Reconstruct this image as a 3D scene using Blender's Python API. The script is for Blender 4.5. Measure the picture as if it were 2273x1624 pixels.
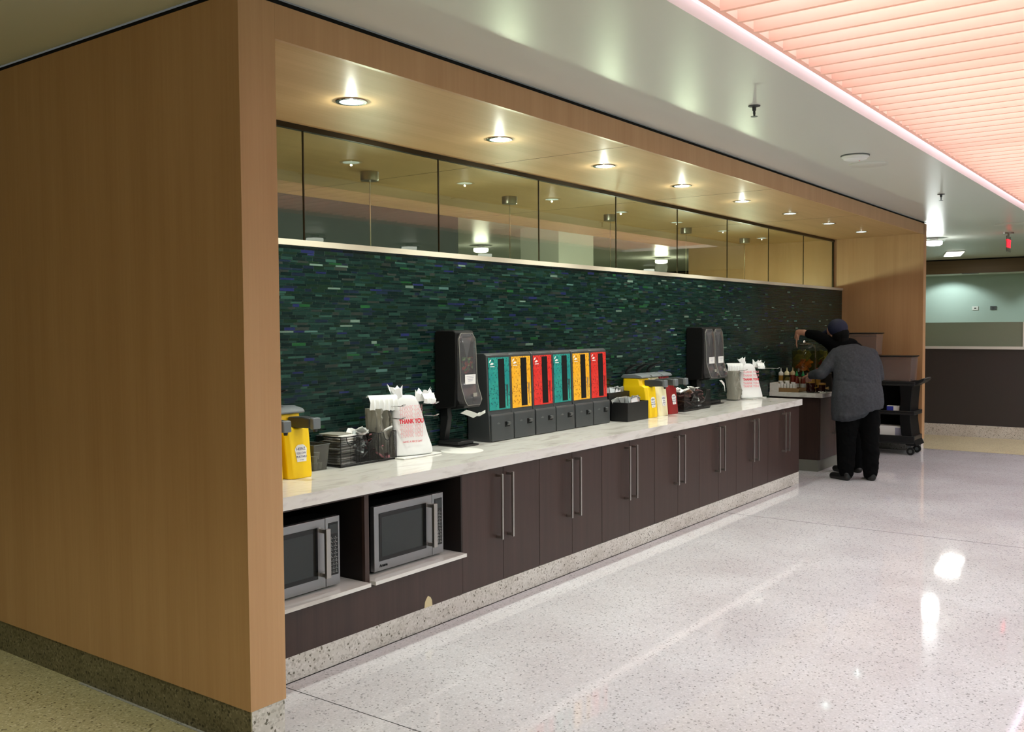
import bpy, bmesh, math, random
from mathutils import Vector, Matrix, noise
PI = math.pi
rnd = random.Random(7)
S = bpy.context.scene
for o in list(bpy.data.objects): bpy.data.objects.remove(o)
C = S.collection

# ------------------------------------------------------------------ camera, world, exposure
FPX = 2109.4
YAW, PITCH, ROLL = 0.6345, -0.0421, -0.0070
cam = bpy.data.cameras.new('camera'); camo = bpy.data.objects.new('camera', cam); C.objects.link(camo)
F = Vector((math.cos(PITCH)*math.cos(YAW), math.cos(PITCH)*math.sin(YAW), math.sin(PITCH)))
r0 = Vector((math.sin(YAW), -math.cos(YAW), 0)); u0 = r0.cross(F)
cr, sr = math.cos(ROLL), math.sin(ROLL)
Rv = r0*cr + u0*sr; Uv = u0*cr - r0*sr
camo.matrix_world = Matrix(((Rv.x, Uv.x, -F.x, -2.3009), (Rv.y, Uv.y, -F.y, -2.9543), (Rv.z, Uv.z, -F.z, 1.6395), (0, 0, 0, 1)))
cam.sensor_fit = 'HORIZONTAL'; cam.sensor_width = 36; cam.lens = 36*FPX/2273; cam.clip_start = 0.05; cam.clip_end = 200
S.camera = camo
w = bpy.data.worlds.new('world'); S.world = w; w.use_nodes = True
w.node_tree.nodes['Background'].inputs[0].default_value = (0.55, 0.58, 0.55, 1); w.node_tree.nodes['Background'].inputs[1].default_value = 0.15
S.view_settings.view_transform = 'Standard'; S.view_settings.look = 'None'; S.view_settings.gamma = 1; S.view_settings.use_curve_mapping = False
S.view_settings.exposure = 0.19

def lamp(name, kind, loc, power, color=(1, 1, 1), **k):
    l = bpy.data.lights.new(name, kind); l.energy = power; l.color = color
    for a, v in k.items():
        if a != 'rot': setattr(l, a, v)
    o = bpy.data.objects.new(name, l); o.location = loc
    if 'rot' in k: o.rotation_euler = k['rot']
    C.objects.link(o); return o

# ------------------------------------------------------------------ materials
def lin(c):
    f = lambda v: v/12.92 if v <= .04045 else ((v+.055)/1.055)**2.4
    return tuple(f(v/255) for v in c) + (1,)
def mat(name, col=(128, 128, 128), rough=.5, metal=0, spec=.5, emit=None, es=0, coat=0, alpha=None, trans=0, ior=1.45):
    m = bpy.data.materials.new(name); m.use_nodes = True; b = m.node_tree.nodes['Principled BSDF']
    b.inputs['Base Color'].default_value = lin(col); b.inputs['Roughness'].default_value = rough; b.inputs['Metallic'].default_value = metal
    b.inputs['Specular IOR Level'].default_value = spec; b.inputs['Coat Weight'].default_value = coat; b.inputs['Transmission Weight'].default_value = trans
    b.inputs['IOR'].default_value = ior
    if alpha is not None: b.inputs['Alpha'].default_value = alpha
    if emit: b.inputs['Emission Color'].default_value = lin(emit); b.inputs['Emission Strength'].default_value = es
    return m
class NT:
    def __init__(s, m): s.m = m; s.t = m.node_tree; s.b = s.t.nodes['Principled BSDF']
    def n(s, ty, **k):
        x = s.t.nodes.new(ty)
        for a, v in k.items():
            if hasattr(x, a): setattr(x, a, v)
            else: x.inputs[a.replace('_', ' ')].default_value = v
        return x
    def l(s, a, b): s.t.links.new(a, b)
    def coord(s, scale):
        tc = s.n('ShaderNodeTexCoord'); mp = s.n('ShaderNodeMapping'); mp.inputs['Scale'].default_value = scale
        s.l(tc.outputs['Object'], mp.inputs['Vector']); return mp.outputs[0]
    def ramp(s, fac, stops, const=False):
        r = s.n('ShaderNodeValToRGB'); cr = r.color_ramp
        if const: cr.interpolation = 'CONSTANT'
        while len(cr.elements) < len(stops): cr.elements.new(.5)
        for e, (p, c) in zip(cr.elements, stops): e.position = p; e.color = lin(c)
        s.l(fac, r.inputs[0]); return r.outputs[0]
    def mix(s, fac, a, b, blend='MIX'):
        x = s.n('ShaderNodeMix', data_type='RGBA', blend_type=blend)
        for v, i in ((fac, 0), (a, 6), (b, 7)):
            if hasattr(v, 'links'): s.l(v, x.inputs[i])
            else: x.inputs[i].default_value = v if i == 0 else lin(v)
        return x.outputs[2]
def wood(name, scale, a, b, rough=.35, spec=.5, fine=.25):
    m = mat(name, a, rough, spec=spec); t = NT(m)
    n1 = t.n('ShaderNodeTexNoise', Scale=1.0, Detail=6.0, Roughness=.65); t.l(t.coord(scale), n1.inputs['Vector'])
    n2 = t.n('ShaderNodeTexNoise', Scale=1.0, Detail=2.0); t.l(t.coord(tuple(max(v*.12, .5) for v in scale)), n2.inputs['Vector'])
    c = t.ramp(n1.outputs[0], [(.3, a), (.7, b)]); c2 = t.ramp(n2.outputs[0], [(.35, a), (.65, b)])
    t.l(t.mix(.5, c, c2), t.b.inputs['Base Color']); return m
def terrazzo(name, base, mid, dark, light, scale=110, rough=.2, dirt=0):
    m = mat(name, base, rough); t = NT(m)
    v = t.n('ShaderNodeTexVoronoi', Scale=scale); t.l(t.coord((1, 1, 1)), v.inputs['Vector'])
    sc = t.n('ShaderNodeSeparateColor'); t.l(v.outputs['Color'], sc.inputs[0])
    c = t.ramp(sc.outputs[0], [(0, dark), (.035, mid), (.22, base), (.86, light), (.97, mid)], True)
    v2 = t.n('ShaderNodeTexVoronoi', Scale=scale*.42); t.l(t.coord((1, 1, 1)), v2.inputs['Vector'])
    sc2 = t.n('ShaderNodeSeparateColor'); t.l(v2.outputs['Color'], sc2.inputs[0])
    mt = t.n('ShaderNodeMath', operation='LESS_THAN'); t.l(v2.outputs['Distance'], mt.inputs[0]); mt.inputs[1].default_value = .30
    m3 = t.n('ShaderNodeMath', operation='LESS_THAN'); t.l(sc2.outputs[1], m3.inputs[0]); m3.inputs[1].default_value = .10
    m4 = t.n('ShaderNodeMath', operation='MULTIPLY'); t.l(mt.outputs[0], m4.inputs[0]); t.l(m3.outputs[0], m4.inputs[1])
    c = t.mix(m4.outputs[0], c, dark)
    n = t.n('ShaderNodeTexNoise', Scale=1.3, Detail=4.0); t.l(t.coord((1, 1, 1)), n.inputs['Vector'])
    g = t.ramp(n.outputs[0], [(.3, (236, 232, 232)), (.7, (255, 255, 255))])
    c = t.mix(1.0, c, g, 'MULTIPLY')
    if dirt:
        n = t.n('ShaderNodeTexNoise', Scale=5.0, Detail=6.0); t.l(t.coord((1, 1, 2)), n.inputs['Vector'])
        g = t.ramp(n.outputs[0], [(.45, (255, 255, 255)), (.75, (150, 145, 110))]); c = t.mix(dirt, c, g, 'MULTIPLY')
    t.l(c, t.b.inputs['Base Color']); return m
W = {}
W['wood_v'] = wood('maple_vertical', (70, 70, 1.6), (184, 142, 100), (198, 157, 115), .36, .4)
W['wood_h'] = wood('maple_horizontal', (1.6, 55, 55), (186, 148, 100), (202, 164, 116), .48, .35)
W['wenge'] = wood('wenge', (110, 110, 2.5), (50, 36, 32), (66, 48, 43), .38, .5)
W['niche'] = mat('niche_board', (28, 20, 18), .6)
W['fascia_dark'] = wood('walnut_fascia', (1, 1, 30), (92, 70, 40), (110, 86, 52), .5)
W['hall_floor'] = terrazzo('white_terrazzo', (210, 210, 214), (200, 200, 204), (160, 160, 162), (220, 220, 224), 130, .05)
W['tan_floor'] = terrazzo('tan_terrazzo', (214, 206, 168), (196, 188, 150), (140, 130, 100), (232, 226, 198), 120, .35)
W['base'] = terrazzo('base_terrazzo', (216, 213, 206), (192, 188, 180), (120, 116, 104), (228, 225, 220), 110, .45, .25)
W['base_shaded'] = terrazzo('shaded_base_terrazzo', (122, 116, 92), (98, 92, 70), (60, 58, 44), (146, 140, 116), 110, .45, .3)  # base terrazzo again, with the left side's shade put into its colour
W['ceil'] = mat('ceiling_paint', (212, 212, 202), .30, spec=.4)
W['white'] = mat('white_paint', (225, 225, 220), .5)
W['cove'] = mat('cove_paint', (226, 230, 250), .6)
W['teal_wall'] = mat('pale_teal_paint', (176, 196, 188), .7)
W['slate_wall'] = mat('slate_paint', (44, 56, 58), .6)
W['dark_panel'] = mat('charcoal_laminate', (58, 54, 53), .55)
W['gap'] = mat('shadow_gap', (16, 13, 10), .8)
W['bronze'] = mat('bronze_channel', (52, 42, 26), .35, .8)
W['steel'] = mat('brushed_steel', (176, 172, 168), .3, 1)
W['mwsteel'] = mat('appliance_steel', (150, 150, 152), .34, .85)
W['chrome'] = mat('chrome', (210, 210, 210), .12, 1)
W['black'] = mat('black_plastic', (22, 22, 23), .4)
W['blackm'] = mat('black_matte', (9, 9, 10), .6, spec=.25)
W['char'] = mat('charcoal_plastic', (62, 65, 67), .35)
W['charl'] = mat('grey_plastic', (84, 88, 88), .45)
W['lid'] = mat('grey_lid', (112, 118, 122), .3)
W['yellow'] = mat('yellow_plastic', (250, 208, 10), .38)
W['cream'] = mat('cream_plastic', (240, 232, 190), .4)
W['ketchup'] = mat('ketchup_plastic', (140, 22, 24), .38)
W['paper'] = mat('white_paper', (235, 235, 232), .7)
W['bag'] = mat('white_film_bag', (238, 240, 240), .35)
W['bagg'] = mat('grey_film_bag', (150, 148, 138), .5)
W['red_ink'] = mat('red_ink', (214, 36, 54), .5)
W['pink_ink'] = mat('pink_ink', (236, 150, 158), .5)
W['blue_ink'] = mat('blue_ink', (52, 52, 110), .5)
W['grey_ink'] = mat('grey_ink', (150, 150, 170), .5)
W['glassdark'] = mat('oven_window', (40, 46, 46), .12)
W['glassblk'] = mat('oven_window_border', (16, 17, 18), .15)
W['button'] = mat('button_print', (150, 152, 150), .5)
W['card'] = mat('cardboard', (150, 118, 76), .8)
W['cardl'] = mat('cardboard_inside', (188, 168, 132), .8)
W['green_cap'] = mat('green_cap', (20, 140, 70), .4)
W['red_cap'] = mat('red_plastic', (196, 40, 34), .4)
W['sauce'] = mat('chili_sauce', (104, 40, 26), .25)
W['syrup'] = mat('dark_syrup', (44, 16, 12), .12)
W['amber'] = mat('amber_glass', (150, 112, 48), .12)
W['navy'] = mat('navy_cloth', (16, 22, 50), .75)
W['blackc'] = mat('black_cloth', (7, 7, 8), .95, spec=.1)
W['hair'] = mat('dark_hair', (9, 8, 8), .8, spec=.15)
W['skin'] = mat('skin', (164, 120, 98), .5)
W['shoe'] = mat('black_shoe', (15, 14, 14), .5)
W['plinth_grey'] = mat('grey_plinth', (112, 112, 104), .6)
W['speck'] = mat('bare_board', (205, 190, 150), .8)
W['lemon'] = mat('orange_slices', (250, 140, 40), .5)
W['herb'] = mat('green_slices', (160, 165, 96), .5)
W['blue_box'] = mat('blue_print', (50, 60, 160), .5)
def emis(name, col, st):
    m = mat(name, col, .5, emit=col, es=st); return m
W['lum'] = emis('luminous_ceiling', (255, 248, 255), 1.4)
W['dl'] = emis('downlight_glow', (205, 240, 240), 2.2)
W['drum'] = emis('drum_light_glow', (250, 255, 250), 3.6)
W['tube'] = emis('linear_light_glow', (255, 252, 240), 6.0)
W['pend'] = emis('pendant_glow', (235, 255, 250), 3.0)
W['exit'] = emis('exit_red', (255, 40, 56), 2.0)
# slats: pale wood that lets a little light through
def slat_mat():
    m = wood('salmon_slat', (30, 2, 30), (241, 213, 197), (247, 222, 208), .6, .2); t = NT(m)
    tr = t.n('ShaderNodeBsdfTranslucent', Color=lin((247, 217, 197))); mx = t.n('ShaderNodeMixShader'); mx.inputs[0].default_value = .35
    out = [n for n in t.t.nodes if n.type == 'OUTPUT_MATERIAL'][0]
    t.l(t.b.outputs[0], mx.inputs[1]); t.l(tr.outputs[0], mx.inputs[2]); t.l(mx.outputs[0], out.inputs[0]); return m
W['slat'] = slat_mat()
def thin(name, col, refl, rough=.0, opac=0.0, body=(128, 128, 128)):
    """thin clear sheet: part mirror, part see-through, optionally part solid tint"""
    m = mat(name, body, .5); t = NT(m); out = [n for n in t.t.nodes if n.type == 'OUTPUT_MATERIAL'][0]
    tp = t.n('ShaderNodeBsdfTransparent'); tp.inputs[0].default_value = lin(col)
    gl = t.n('ShaderNodeBsdfGlossy', Roughness=rough); fr = t.n('ShaderNodeLayerWeight', Blend=.5)
    pw_ = t.n('ShaderNodeMath', operation='POWER'); t.l(fr.outputs['Facing'], pw_.inputs[0]); pw_.inputs[1].default_value = 4.0
    ad = t.n('ShaderNodeMath', operation='ADD'); ad.use_clamp = True; t.l(pw_.outputs[0], ad.inputs[0]); ad.inputs[1].default_value = refl
    mx = t.n('ShaderNodeMixShader'); t.l(ad.outputs[0], mx.inputs[0]); t.l(tp.outputs[0], mx.inputs[1]); t.l(gl.outputs[0], mx.inputs[2])
    o = mx.outputs[0]
    if opac:
        m2 = t.n('ShaderNodeMixShader'); m2.inputs[0].default_value = opac; t.l(o, m2.inputs[1]); t.l(t.b.outputs[0], m2.inputs[2]); o = m2.outputs[0]
    t.l(o, out.inputs[0]); return m
W['pane'] = thin('olive_glass', (236, 238, 220), .05)
W['clear'] = thin('clear_plastic', (225, 222, 222), .04, .1, .22, (140, 138, 142))
W['smoke'] = thin('smoky_plastic', (196, 196, 190), .03, .1, .22, (130, 130, 124))
W['jar'] = thin('jar_glass', (235, 235, 228), .03, .02)
W['fruitwater'] = thin('fruit_water', (226, 222, 180), .02, .05, .16, (130, 124, 70))
W['bin'] = thin('clear_bin', (236, 230, 226), .03, .1, .16, (190, 172, 166))
W['etched'] = thin('etched_glass', (215, 220, 205), .05, .3, .55, (150, 156, 140))
def meshmat():
    m = mat('wire_mesh', (24, 20, 20), .5); t = NT(m); out = [n for n in t.t.nodes if n.type == 'OUTPUT_MATERIAL'][0]
    tp = t.n('ShaderNodeBsdfTransparent'); mx = t.n('ShaderNodeMixShader')
    ck = t.n('ShaderNodeTexWave', Scale=90.0); cv_ = t.coord((1, 1, 1)); cv_.node.inputs['Rotation'].default_value = (0, 0, PI/4); t.l(cv_, ck.inputs['Vector'])
    c2 = t.n('ShaderNodeTexWave', Scale=90.0); c2.bands_direction = 'Z'; t.l(t.coord((1, 1, 1)), c2.inputs['Vector'])
    mm = t.n('ShaderNodeMath', operation='MAXIMUM'); t.l(ck.outputs['Fac'], mm.inputs[0]); t.l(c2.outputs['Fac'], mm.inputs[1])
    g = t.n('ShaderNodeMath', operation='GREATER_THAN'); t.l(mm.outputs[0], g.inputs[0]); g.inputs[1].default_value = .90
    t.l(g.outputs[0], mx.inputs[0]); t.l(tp.outputs[0], mx.inputs[1]); t.l(t.b.outputs[0], mx.inputs[2]); t.l(mx.outputs[0], out.inputs[0]); return m
W['mesh'] = meshmat()
def quartz():
    m = mat('quartz', (212, 210, 200), .10, spec=.5); t = NT(m)
    n = t.n('ShaderNodeTexNoise', Scale=1.0, Detail=8.0, Roughness=.6, Distortion=.8); t.l(t.coord((3, 9, 16)), n.inputs['Vector'])
    c = t.ramp(n.outputs[0], [(.32, (196, 192, 186)), (.48, (222, 220, 214)), (.60, (226, 224, 220)), (.72, (204, 198, 196))])
    t.l(c, t.b.inputs['Base Color']); return m
W['quartz'] = quartz()
W['ledge'] = mat('cream_ledge', (200, 190, 172), .4)
def tilem():
    m = mat('glass_tile', (20, 50, 45), .16, spec=.32); t = NT(m)
    a = t.n('ShaderNodeAttribute'); a.attribute_name = 'tile'; t.l(a.outputs['Color'], t.b.inputs['Base Color']); return m
W['tile'] = tilem()
W['grout'] = mat('grout', (58, 80, 70), .8)
def panelm(name, a, b, d):
    m = mat(name, a, .35); t = NT(m)
    n = t.n('ShaderNodeTexNoise', Scale=7.0, Detail=2.0); t.l(t.coord((1, 1, 1)), n.inputs['Vector'])
    base = t.ramp(n.outputs[0], [(.35, a), (.65, b)])
    br = t.n('ShaderNodeTexBrick', Scale=1.0, Mortar_Size=0.0); br.inputs['Brick Width'].default_value = .021; br.inputs['Row Height'].default_value = .017
    br.inputs['Color1'].default_value = (0, 0, 0, 1); br.inputs['Color2'].default_value = (1, 1, 1, 1); br.inputs['Mortar'].default_value = (.5, .5, .5, 1)
    sx = t.n('ShaderNodeSeparateXYZ'); cx = t.n('ShaderNodeCombineXYZ'); t.l(t.coord((1, 1, 1)), sx.inputs[0]); t.l(sx.outputs[0], cx.inputs[0]); t.l(sx.outputs[2], cx.inputs[1]); t.l(cx.outputs[0], br.inputs['Vector'])
    v = t.n('ShaderNodeTexVoronoi', Scale=72.0); t.l(t.coord((1, 0, .8)), v.inputs['Vector'])
    lt = t.n('ShaderNodeMath', operation='LESS_THAN'); t.l(v.outputs['Distance'], lt.inputs[0]); lt.inputs[1].default_value = .34
    sc = t.n('ShaderNodeSeparateColor'); t.l(v.outputs['Color'], sc.inputs[0])
    g = t.n('ShaderNodeMath', operation='GREATER_THAN'); t.l(sc.outputs[0], g.inputs[0]); g.inputs[1].default_value = .22
    mu = t.n('ShaderNodeMath', operation='MULTIPLY'); t.l(lt.outputs[0], mu.inputs[0]); t.l(g.outputs[0], mu.inputs[1])
    ml = t.n('ShaderNodeMath', operation='MULTIPLY'); t.l(br.outputs['Color'], ml.inputs[0]); ml.inputs[1].default_value = .30
    base = t.mix(ml.outputs[0], base, d)
    mv = t.n('ShaderNodeMath', operation='MULTIPLY'); t.l(mu.outputs[0], mv.inputs[0]); mv.inputs[1].default_value = .9
    t.l(t.mix(mv.outputs[0], base, d), t.b.inputs['Base Color']); return m
W['p_teal'] = panelm('teal_print', (20, 140, 138), (50, 165, 150), (6, 74, 84))
W['p_yellow'] = panelm('amber_print', (250, 178, 28), (252, 194, 60), (168, 100, 10))
W['p_red'] = panelm('red_print', (224, 44, 38), (236, 64, 54), (140, 16, 16))
def saladm():
    m = mat('salad_print', (60, 30, 30), .35); t = NT(m)
    v = t.n('ShaderNodeTexVoronoi', Scale=55.0); t.l(t.coord((1, 1, 1)), v.inputs['Vector'])
    sc = t.n('ShaderNodeSeparateColor'); t.l(v.outputs['Color'], sc.inputs[0])
    t.l(t.ramp(sc.outputs[0], [(0, (60, 28, 34)), (.3, (110, 36, 34)), (.55, (66, 100, 50)), (.75, (150, 60, 36)), (.9, (120, 150, 90))], True), t.b.inputs['Base Color']); return m
W['salad'] = saladm()
def knit():
    m = mat('grey_knit', (78, 80, 84), .95, spec=.1); t = NT(m)
    n = t.n('ShaderNodeTexNoise', Scale=60.0, Detail=4.0); t.l(t.coord((1, 1, 1)), n.inputs['Vector'])
    t.l(t.ramp(n.outputs[0], [(.3, (56, 58, 62)), (.7, (66, 68, 73))]), t.b.inputs['Base Color']); return m
W['knit'] = knit()

# ------------------------------------------------------------------ mesh helpers
def tag(o, label=None, cat=None, group=None, kind=None):
    if label: o['label'] = label
    if cat: o['category'] = cat
    if group: o['group'] = group
    if kind: o['kind'] = kind
    return o
class MB:
    def __init__(s): s.bm = bmesh.new(); s.mi = 0; s.M = Matrix()
    def v(s, p): return s.bm.verts.new(s.M @ Vector(p))
    def f(s, vs):
        try: fc = s.bm.faces.new(vs); fc.material_index = s.mi; return fc
        except ValueError: return None
    def box(s, x0, x1, y0, y1, z0, z1):
        p = [s.v((x, y, z)) for z in (z0, z1) for y in (y0, y1) for x in (x0, x1)]
        for q in ((0, 2, 3, 1), (4, 5, 7, 6), (0, 1, 5, 4), (2, 6, 7, 3), (0, 4, 6, 2), (1, 3, 7, 5)): s.f([p[i] for i in q])
        return s
    def prism(s, pts, axis, a, b):
        """polygon (2d) extruded along axis; 2d coordinates are the other two axes in order"""
        def P(q, t): return {'x': (t, q[0], q[1]), 'y': (q[0], t, q[1]), 'z': (q[0], q[1], t)}[axis]
        A = [s.v(P(q, a)) for q in pts]; B = [s.v(P(q, b)) for q in pts]; n = len(pts)
        s.f(A[::-1]); s.f(B)
        for i in range(n): s.f([A[i], A[(i+1) % n], B[(i+1) % n], B[i]])
        return s
    def rings(s, R, cap=True, close=False):
        vs = [[s.v(p) for p in r] for r in R]; n = len(R[0])
        for a, b in zip(vs, vs[1:]):
            for i in range(n): s.f([a[i], a[(i+1) % n], b[(i+1) % n], b[i]])
        if cap: s.f(vs[0][::-1]); s.f(vs[-1])
        return s
    def lathe(s, prof, c=(0, 0, 0), n=32, cap=True, sx=1, sy=1):
        return s.rings([[(c[0]+sx*r*math.cos(2*PI*i/n), c[1]+sy*r*math.sin(2*PI*i/n), c[2]+z) for i in range(n)] for r, z in prof], cap)
    def cyl(s, p0, p1, r0, r1=None, n=16, cap=True):
        r1 = r0 if r1 is None else r1; p0 = Vector(p0); p1 = Vector(p1); d = (p1-p0).normalized()
        a = d.orthogonal().normalized(); b = d.cross(a)
        return s.rings([[p+(a*math.cos(2*PI*i/n)+b*math.sin(2*PI*i/n))*r for i in range(n)] for p, r in ((p0, r0), (p1, r1))], cap)
    def tube(s, pts, r, n=8):
        pts = [Vector(p) for p in pts]; R = []; a = None
        for i, p in enumerate(pts):
            d = (pts[min(i+1, len(pts)-1)]-pts[max(i-1, 0)]).normalized()
            a = d.orthogonal().normalized() if a is None else (a-d*a.dot(d)).normalized()
            b = d.cross(a); rr = r[i] if isinstance(r, (list, tuple)) else r
            R.append([p+(a*math.cos(2*PI*k/n)+b*math.sin(2*PI*k/n))*rr for k in range(n)])
        return s.rings(R)
    def ell(s, c, r, rot=None, seg=20, rg=12):
        if isinstance(r, (int, float)): r = (r, r, r)
        M = Matrix.Translation(c) @ (rot.to_matrix().to_4x4() if rot else Matrix()) @ Matrix.Diagonal((*r, 1))
        k = len(s.bm.faces)
        bmesh.ops.create_uvsphere(s.bm, u_segments=seg, v_segments=rg, radius=1, matrix=s.M @ M)
        s.bm.faces.ensure_lookup_table()
        for f in s.bm.faces[k:]: f.material_index = s.mi
        return s
    def cap(s, p0, p1, r0, r1, n=16):
        """tapered capsule"""
        s.ell(p0, r0, seg=n, rg=8); s.ell(p1, r1, seg=n, rg=8); return s.cyl(p0, p1, r0, r1, n)
    def build(s, name, m, parent=None, bevel=0, loc=None, seg=2, ang=35, rotz=0, keep=None):
        bmesh.ops.recalc_face_normals(s.bm, faces=s.bm.faces)
        for e in s.bm.edges:
            if len(e.link_faces) == 2: e.smooth = e.calc_face_angle(0) < math.radians(ang)
        for f in s.bm.faces: f.smooth = True
        me = bpy.data.meshes.new(name); s.bm.to_mesh(me); s.bm.free()
        for x in (m if isinstance(m, (list, tuple)) else [m]): me.materials.append(W[x] if isinstance(x, str) else x)
        o = bpy.data.objects.new(name, me); C.objects.link(o)
        if parent: o.parent = parent
        if loc: o.location = loc
        if rotz: o.rotation_euler.z = rotz
        if bevel:
            b = o.modifiers.new('bevel', 'BEVEL'); b.width = bevel; b.segments = seg; b.limit_method = 'ANGLE'; b.harden_normals = False
        return o
def st(o): o['kind'] = 'structure'; return o
def boxo(name, m, x0, x1, y0, y1, z0, z1, parent=None, bevel=0): return MB().box(x0, x1, y0, y1, z0, z1).build(name, m, parent, bevel)
def thing(name, label, cat, loc=(0, 0, 0), rz=0, group=None):
    o = bpy.data.objects.new(name, None); o.empty_display_size = .05; C.objects.link(o); o.location = loc; o.rotation_euler.z = rz
    return tag(o, label, cat, group)
def copy_tree(o, loc=None, rz=None, label=None, parent=None):
    c = o.copy(); C.objects.link(c)
    if parent: c.parent = parent
    if loc is not None: c.location = loc
    if rz is not None: c.rotation_euler.z = rz
    if label: c['label'] = label
    for ch in list(o.children): copy_tree(ch, parent=c)
    return c
def bake(o):
    """apply modifiers without operators"""
    dg = bpy.context.evaluated_depsgraph_get(); dg.update()
    me = bpy.data.meshes.new_from_object(o.evaluated_get(dg)); o.modifiers.clear(); o.data = me
    for p in me.polygons: p.use_smooth = True
    return o
def text(s, size, m, parent, loc, rot=(PI/2, 0, 0), name='lettering', ext=.0004, align='CENTER', sx=1, bold=0, outline=False):
    cu = bpy.data.curves.new(name, 'FONT'); cu.body = s; cu.size = size; cu.extrude = ext; cu.align_x = align; cu.align_y = 'CENTER'; cu.offset = bold
    if outline: cu.fill_mode = 'NONE'; cu.bevel_depth = .0006; cu.bevel_resolution = 0; cu.extrude = 0
    t = bpy.data.objects.new(name, cu); C.objects.link(t)
    dg = bpy.context.evaluated_depsgraph_get(); dg.update()
    me = bpy.data.meshes.new_from_object(t.evaluated_get(dg)); bpy.data.objects.remove(t)
    me.materials.clear(); me.materials.append(W[m])
    o = bpy.data.objects.new(name, me); C.objects.link(o); o.parent = parent; o.location = loc; o.rotation_euler = rot; o.scale = (sx, 1, 1)
    return o

# ------------------------------------------------------------------ setting
ZC, ZS = 2.92, 2.775
XR0, XR1 = 10.52, 10.66        # right wood wall at y = 0 (inner, outer)
st(boxo('floor', 'hall_floor', 0.0, 10.86, -7.6, 0.45, -.1, 0))
st(boxo('floor.001', 'tan_floor', -7, -.004, -7.6, 8, -.1, 0))
st(boxo('floor.002', 'tan_floor', 10.868, 21, -7.6, 8, -.1, 0))
st(boxo('floor.003', 'hall_floor', 0.0, 10.86, 0.454, 1.25, -.1, -.0005))
st(boxo('floor.004', 'tan_floor', -.004, 10.868, 1.25, 8, -.1, 0))
b = MB()
b.box(-.004, 0, -7.6, 0, -.1, .0005); b.box(10.86, 10.868, -7.6, 8, -.1, .0005); b.box(.17, 7.05, .437, .4425, -.1, .002)
for x in (.52, 5.42): b.box(x-.002, x+.002, -7.6, .43, -.01, .0006)
for y in (-4.6,): b.box(0, 10.86, y-.002, y+.002, -.01, .0006)
st(b.build('trim_1', 'gap'))
# ceiling with the slatted recess
RX0, RX1, RY0, RY1 = .2, 12.4, -2.98, -1.195
b = MB()
for x0, x1, y0, y1 in ((-7, 0, -7.6, 8), (0, RX0, -7.6, 0), (RX0, RX1, RY1, 0), (RX0, RX1, -7.6, RY0), (RX1, 21, -7.6, 0), (XR1, 21, 0, 8), (0, XR1, 3.4, 8)): b.box(x0, x1, y0, y1, ZC, ZC+.06)
st(b.build('ceiling', 'ceil'))
b = MB()
b.box(RX0-.03, RX0, RY0, RY1, ZC+.06, 3.4).box(RX1, RX1+.03, RY0, RY1, ZC+.06, 3.4).box(RX0-.03, RX1+.03, RY0-.03, RY0, ZC+.06, 3.4).box(RX0-.03, RX1+.03, RY1, RY1+.03, ZC+.06, 3.4)
st(b.build('trim_2', 'cove'))
lp = boxo('luminous_panel', 'lum', RX0, RX1, RY0, RY1, 3.36, 3.39); tag(lp, 'white luminous panel above the salmon slats', 'ceiling light')
gr = thing('slatted_ceiling', 'salmon pink slatted ceiling grille set in the white ceiling', 'ceiling', (0, 0, 0))
b = MB(); b.box(.3, 12.3, -1.285, -1.255, 2.95, 3.10).box(.3, 12.3, -2.91, -2.88, 2.95, 3.10); b.build('side_rail', 'slat', gr)
sm = MB().box(-.011, .011, -2.88, -1.285, 2.938, 3.085).build('slat', 'slat', gr); xs = [.37+.18*i for i in range(61)]; 
off = 1.452-.37; k0 = round(off/.18); xs = [1.452+.18*(i-k0) for i in range(67)]
sm.location.x = xs[0]
for x in xs[1:]:
    if x < 12.25: c = sm.copy(); C.objects.link(c); c.location.x = x; c.parent = gr
lamp('cove_lamp', 'AREA', (5.75, -1.246, 3.12), 20, (.84, .80, 1), shape='RECTANGLE', size=10.9, size_y=.1, rot=(PI/2, 0, 0))
# outer walls of the hall
st(boxo('wall_back', 'teal_wall', -7, 21, -7.7, -7.6, 0, 3.4))
st(boxo('wall_left', 'wood_v', -7.1, -7, -7.6, 8, 0, 3.0))
st(boxo('wall_far', 'teal_wall', 20, 20.1, -7.6, 8, 0, 3.0))
st(boxo('wall_kitchen', 'teal_wall', -7, 20, 7.9, 8, 0, 3.0))
st(boxo('wall_partition', 'slate_wall', .0, 6.37, 4.2, 4.3, 0, ZC))
st(boxo('wall_column', 'white', 7.9, 8.75, 3.8, 4.4, 0, ZC))
# wood portal
st(boxo('wall_portal_left', 'wood_v', 0, .173, 0, 3.4, .158, 2.897))
st(boxo('baseboard_left', 'base_shaded', .012, .16, .012, 3.4, 0, .158))
st(boxo('baseboard_front_left', 'base', .008, .168, .004, .0119, 0, .158))
b = MB(); b.prism([(XR0, 0), (XR1, 0), (XR1+.2, 3.4), (10.83, 3.4), (10.74, 1.1)], 'z', .158, 2.897); st(b.build('wall_portal_right', 'wood_v'))
b = MB(); b.prism([(XR0+.008, .008), (XR1-.008, .008), (XR1+.19, 3.4), (10.84, 3.4), (10.75, 1.1)], 'z', 0, .158); st(b.build('baseboard_right', 'base'))
st(boxo('trim_3', 'gap', .015, 10.6, .015, .05, 2.897, ZC)); st(boxo('trim_4', 'gap', .015, .10, .05, 3.4, 2.897, ZC))
st(boxo('wall_fascia', 'wood_v', .1735, XR0+.02, 0, .022, 2.762, 2.897))
b = MB(); b.prism([(.173, .022), (XR0+.002, .022), (10.74, 1.1), (10.83, 3.4), (.173, 3.4)], 'z', ZS, ZS+.10); st(b.build('ceiling_soffit', 'wood_h'))
b = MB()
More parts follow.
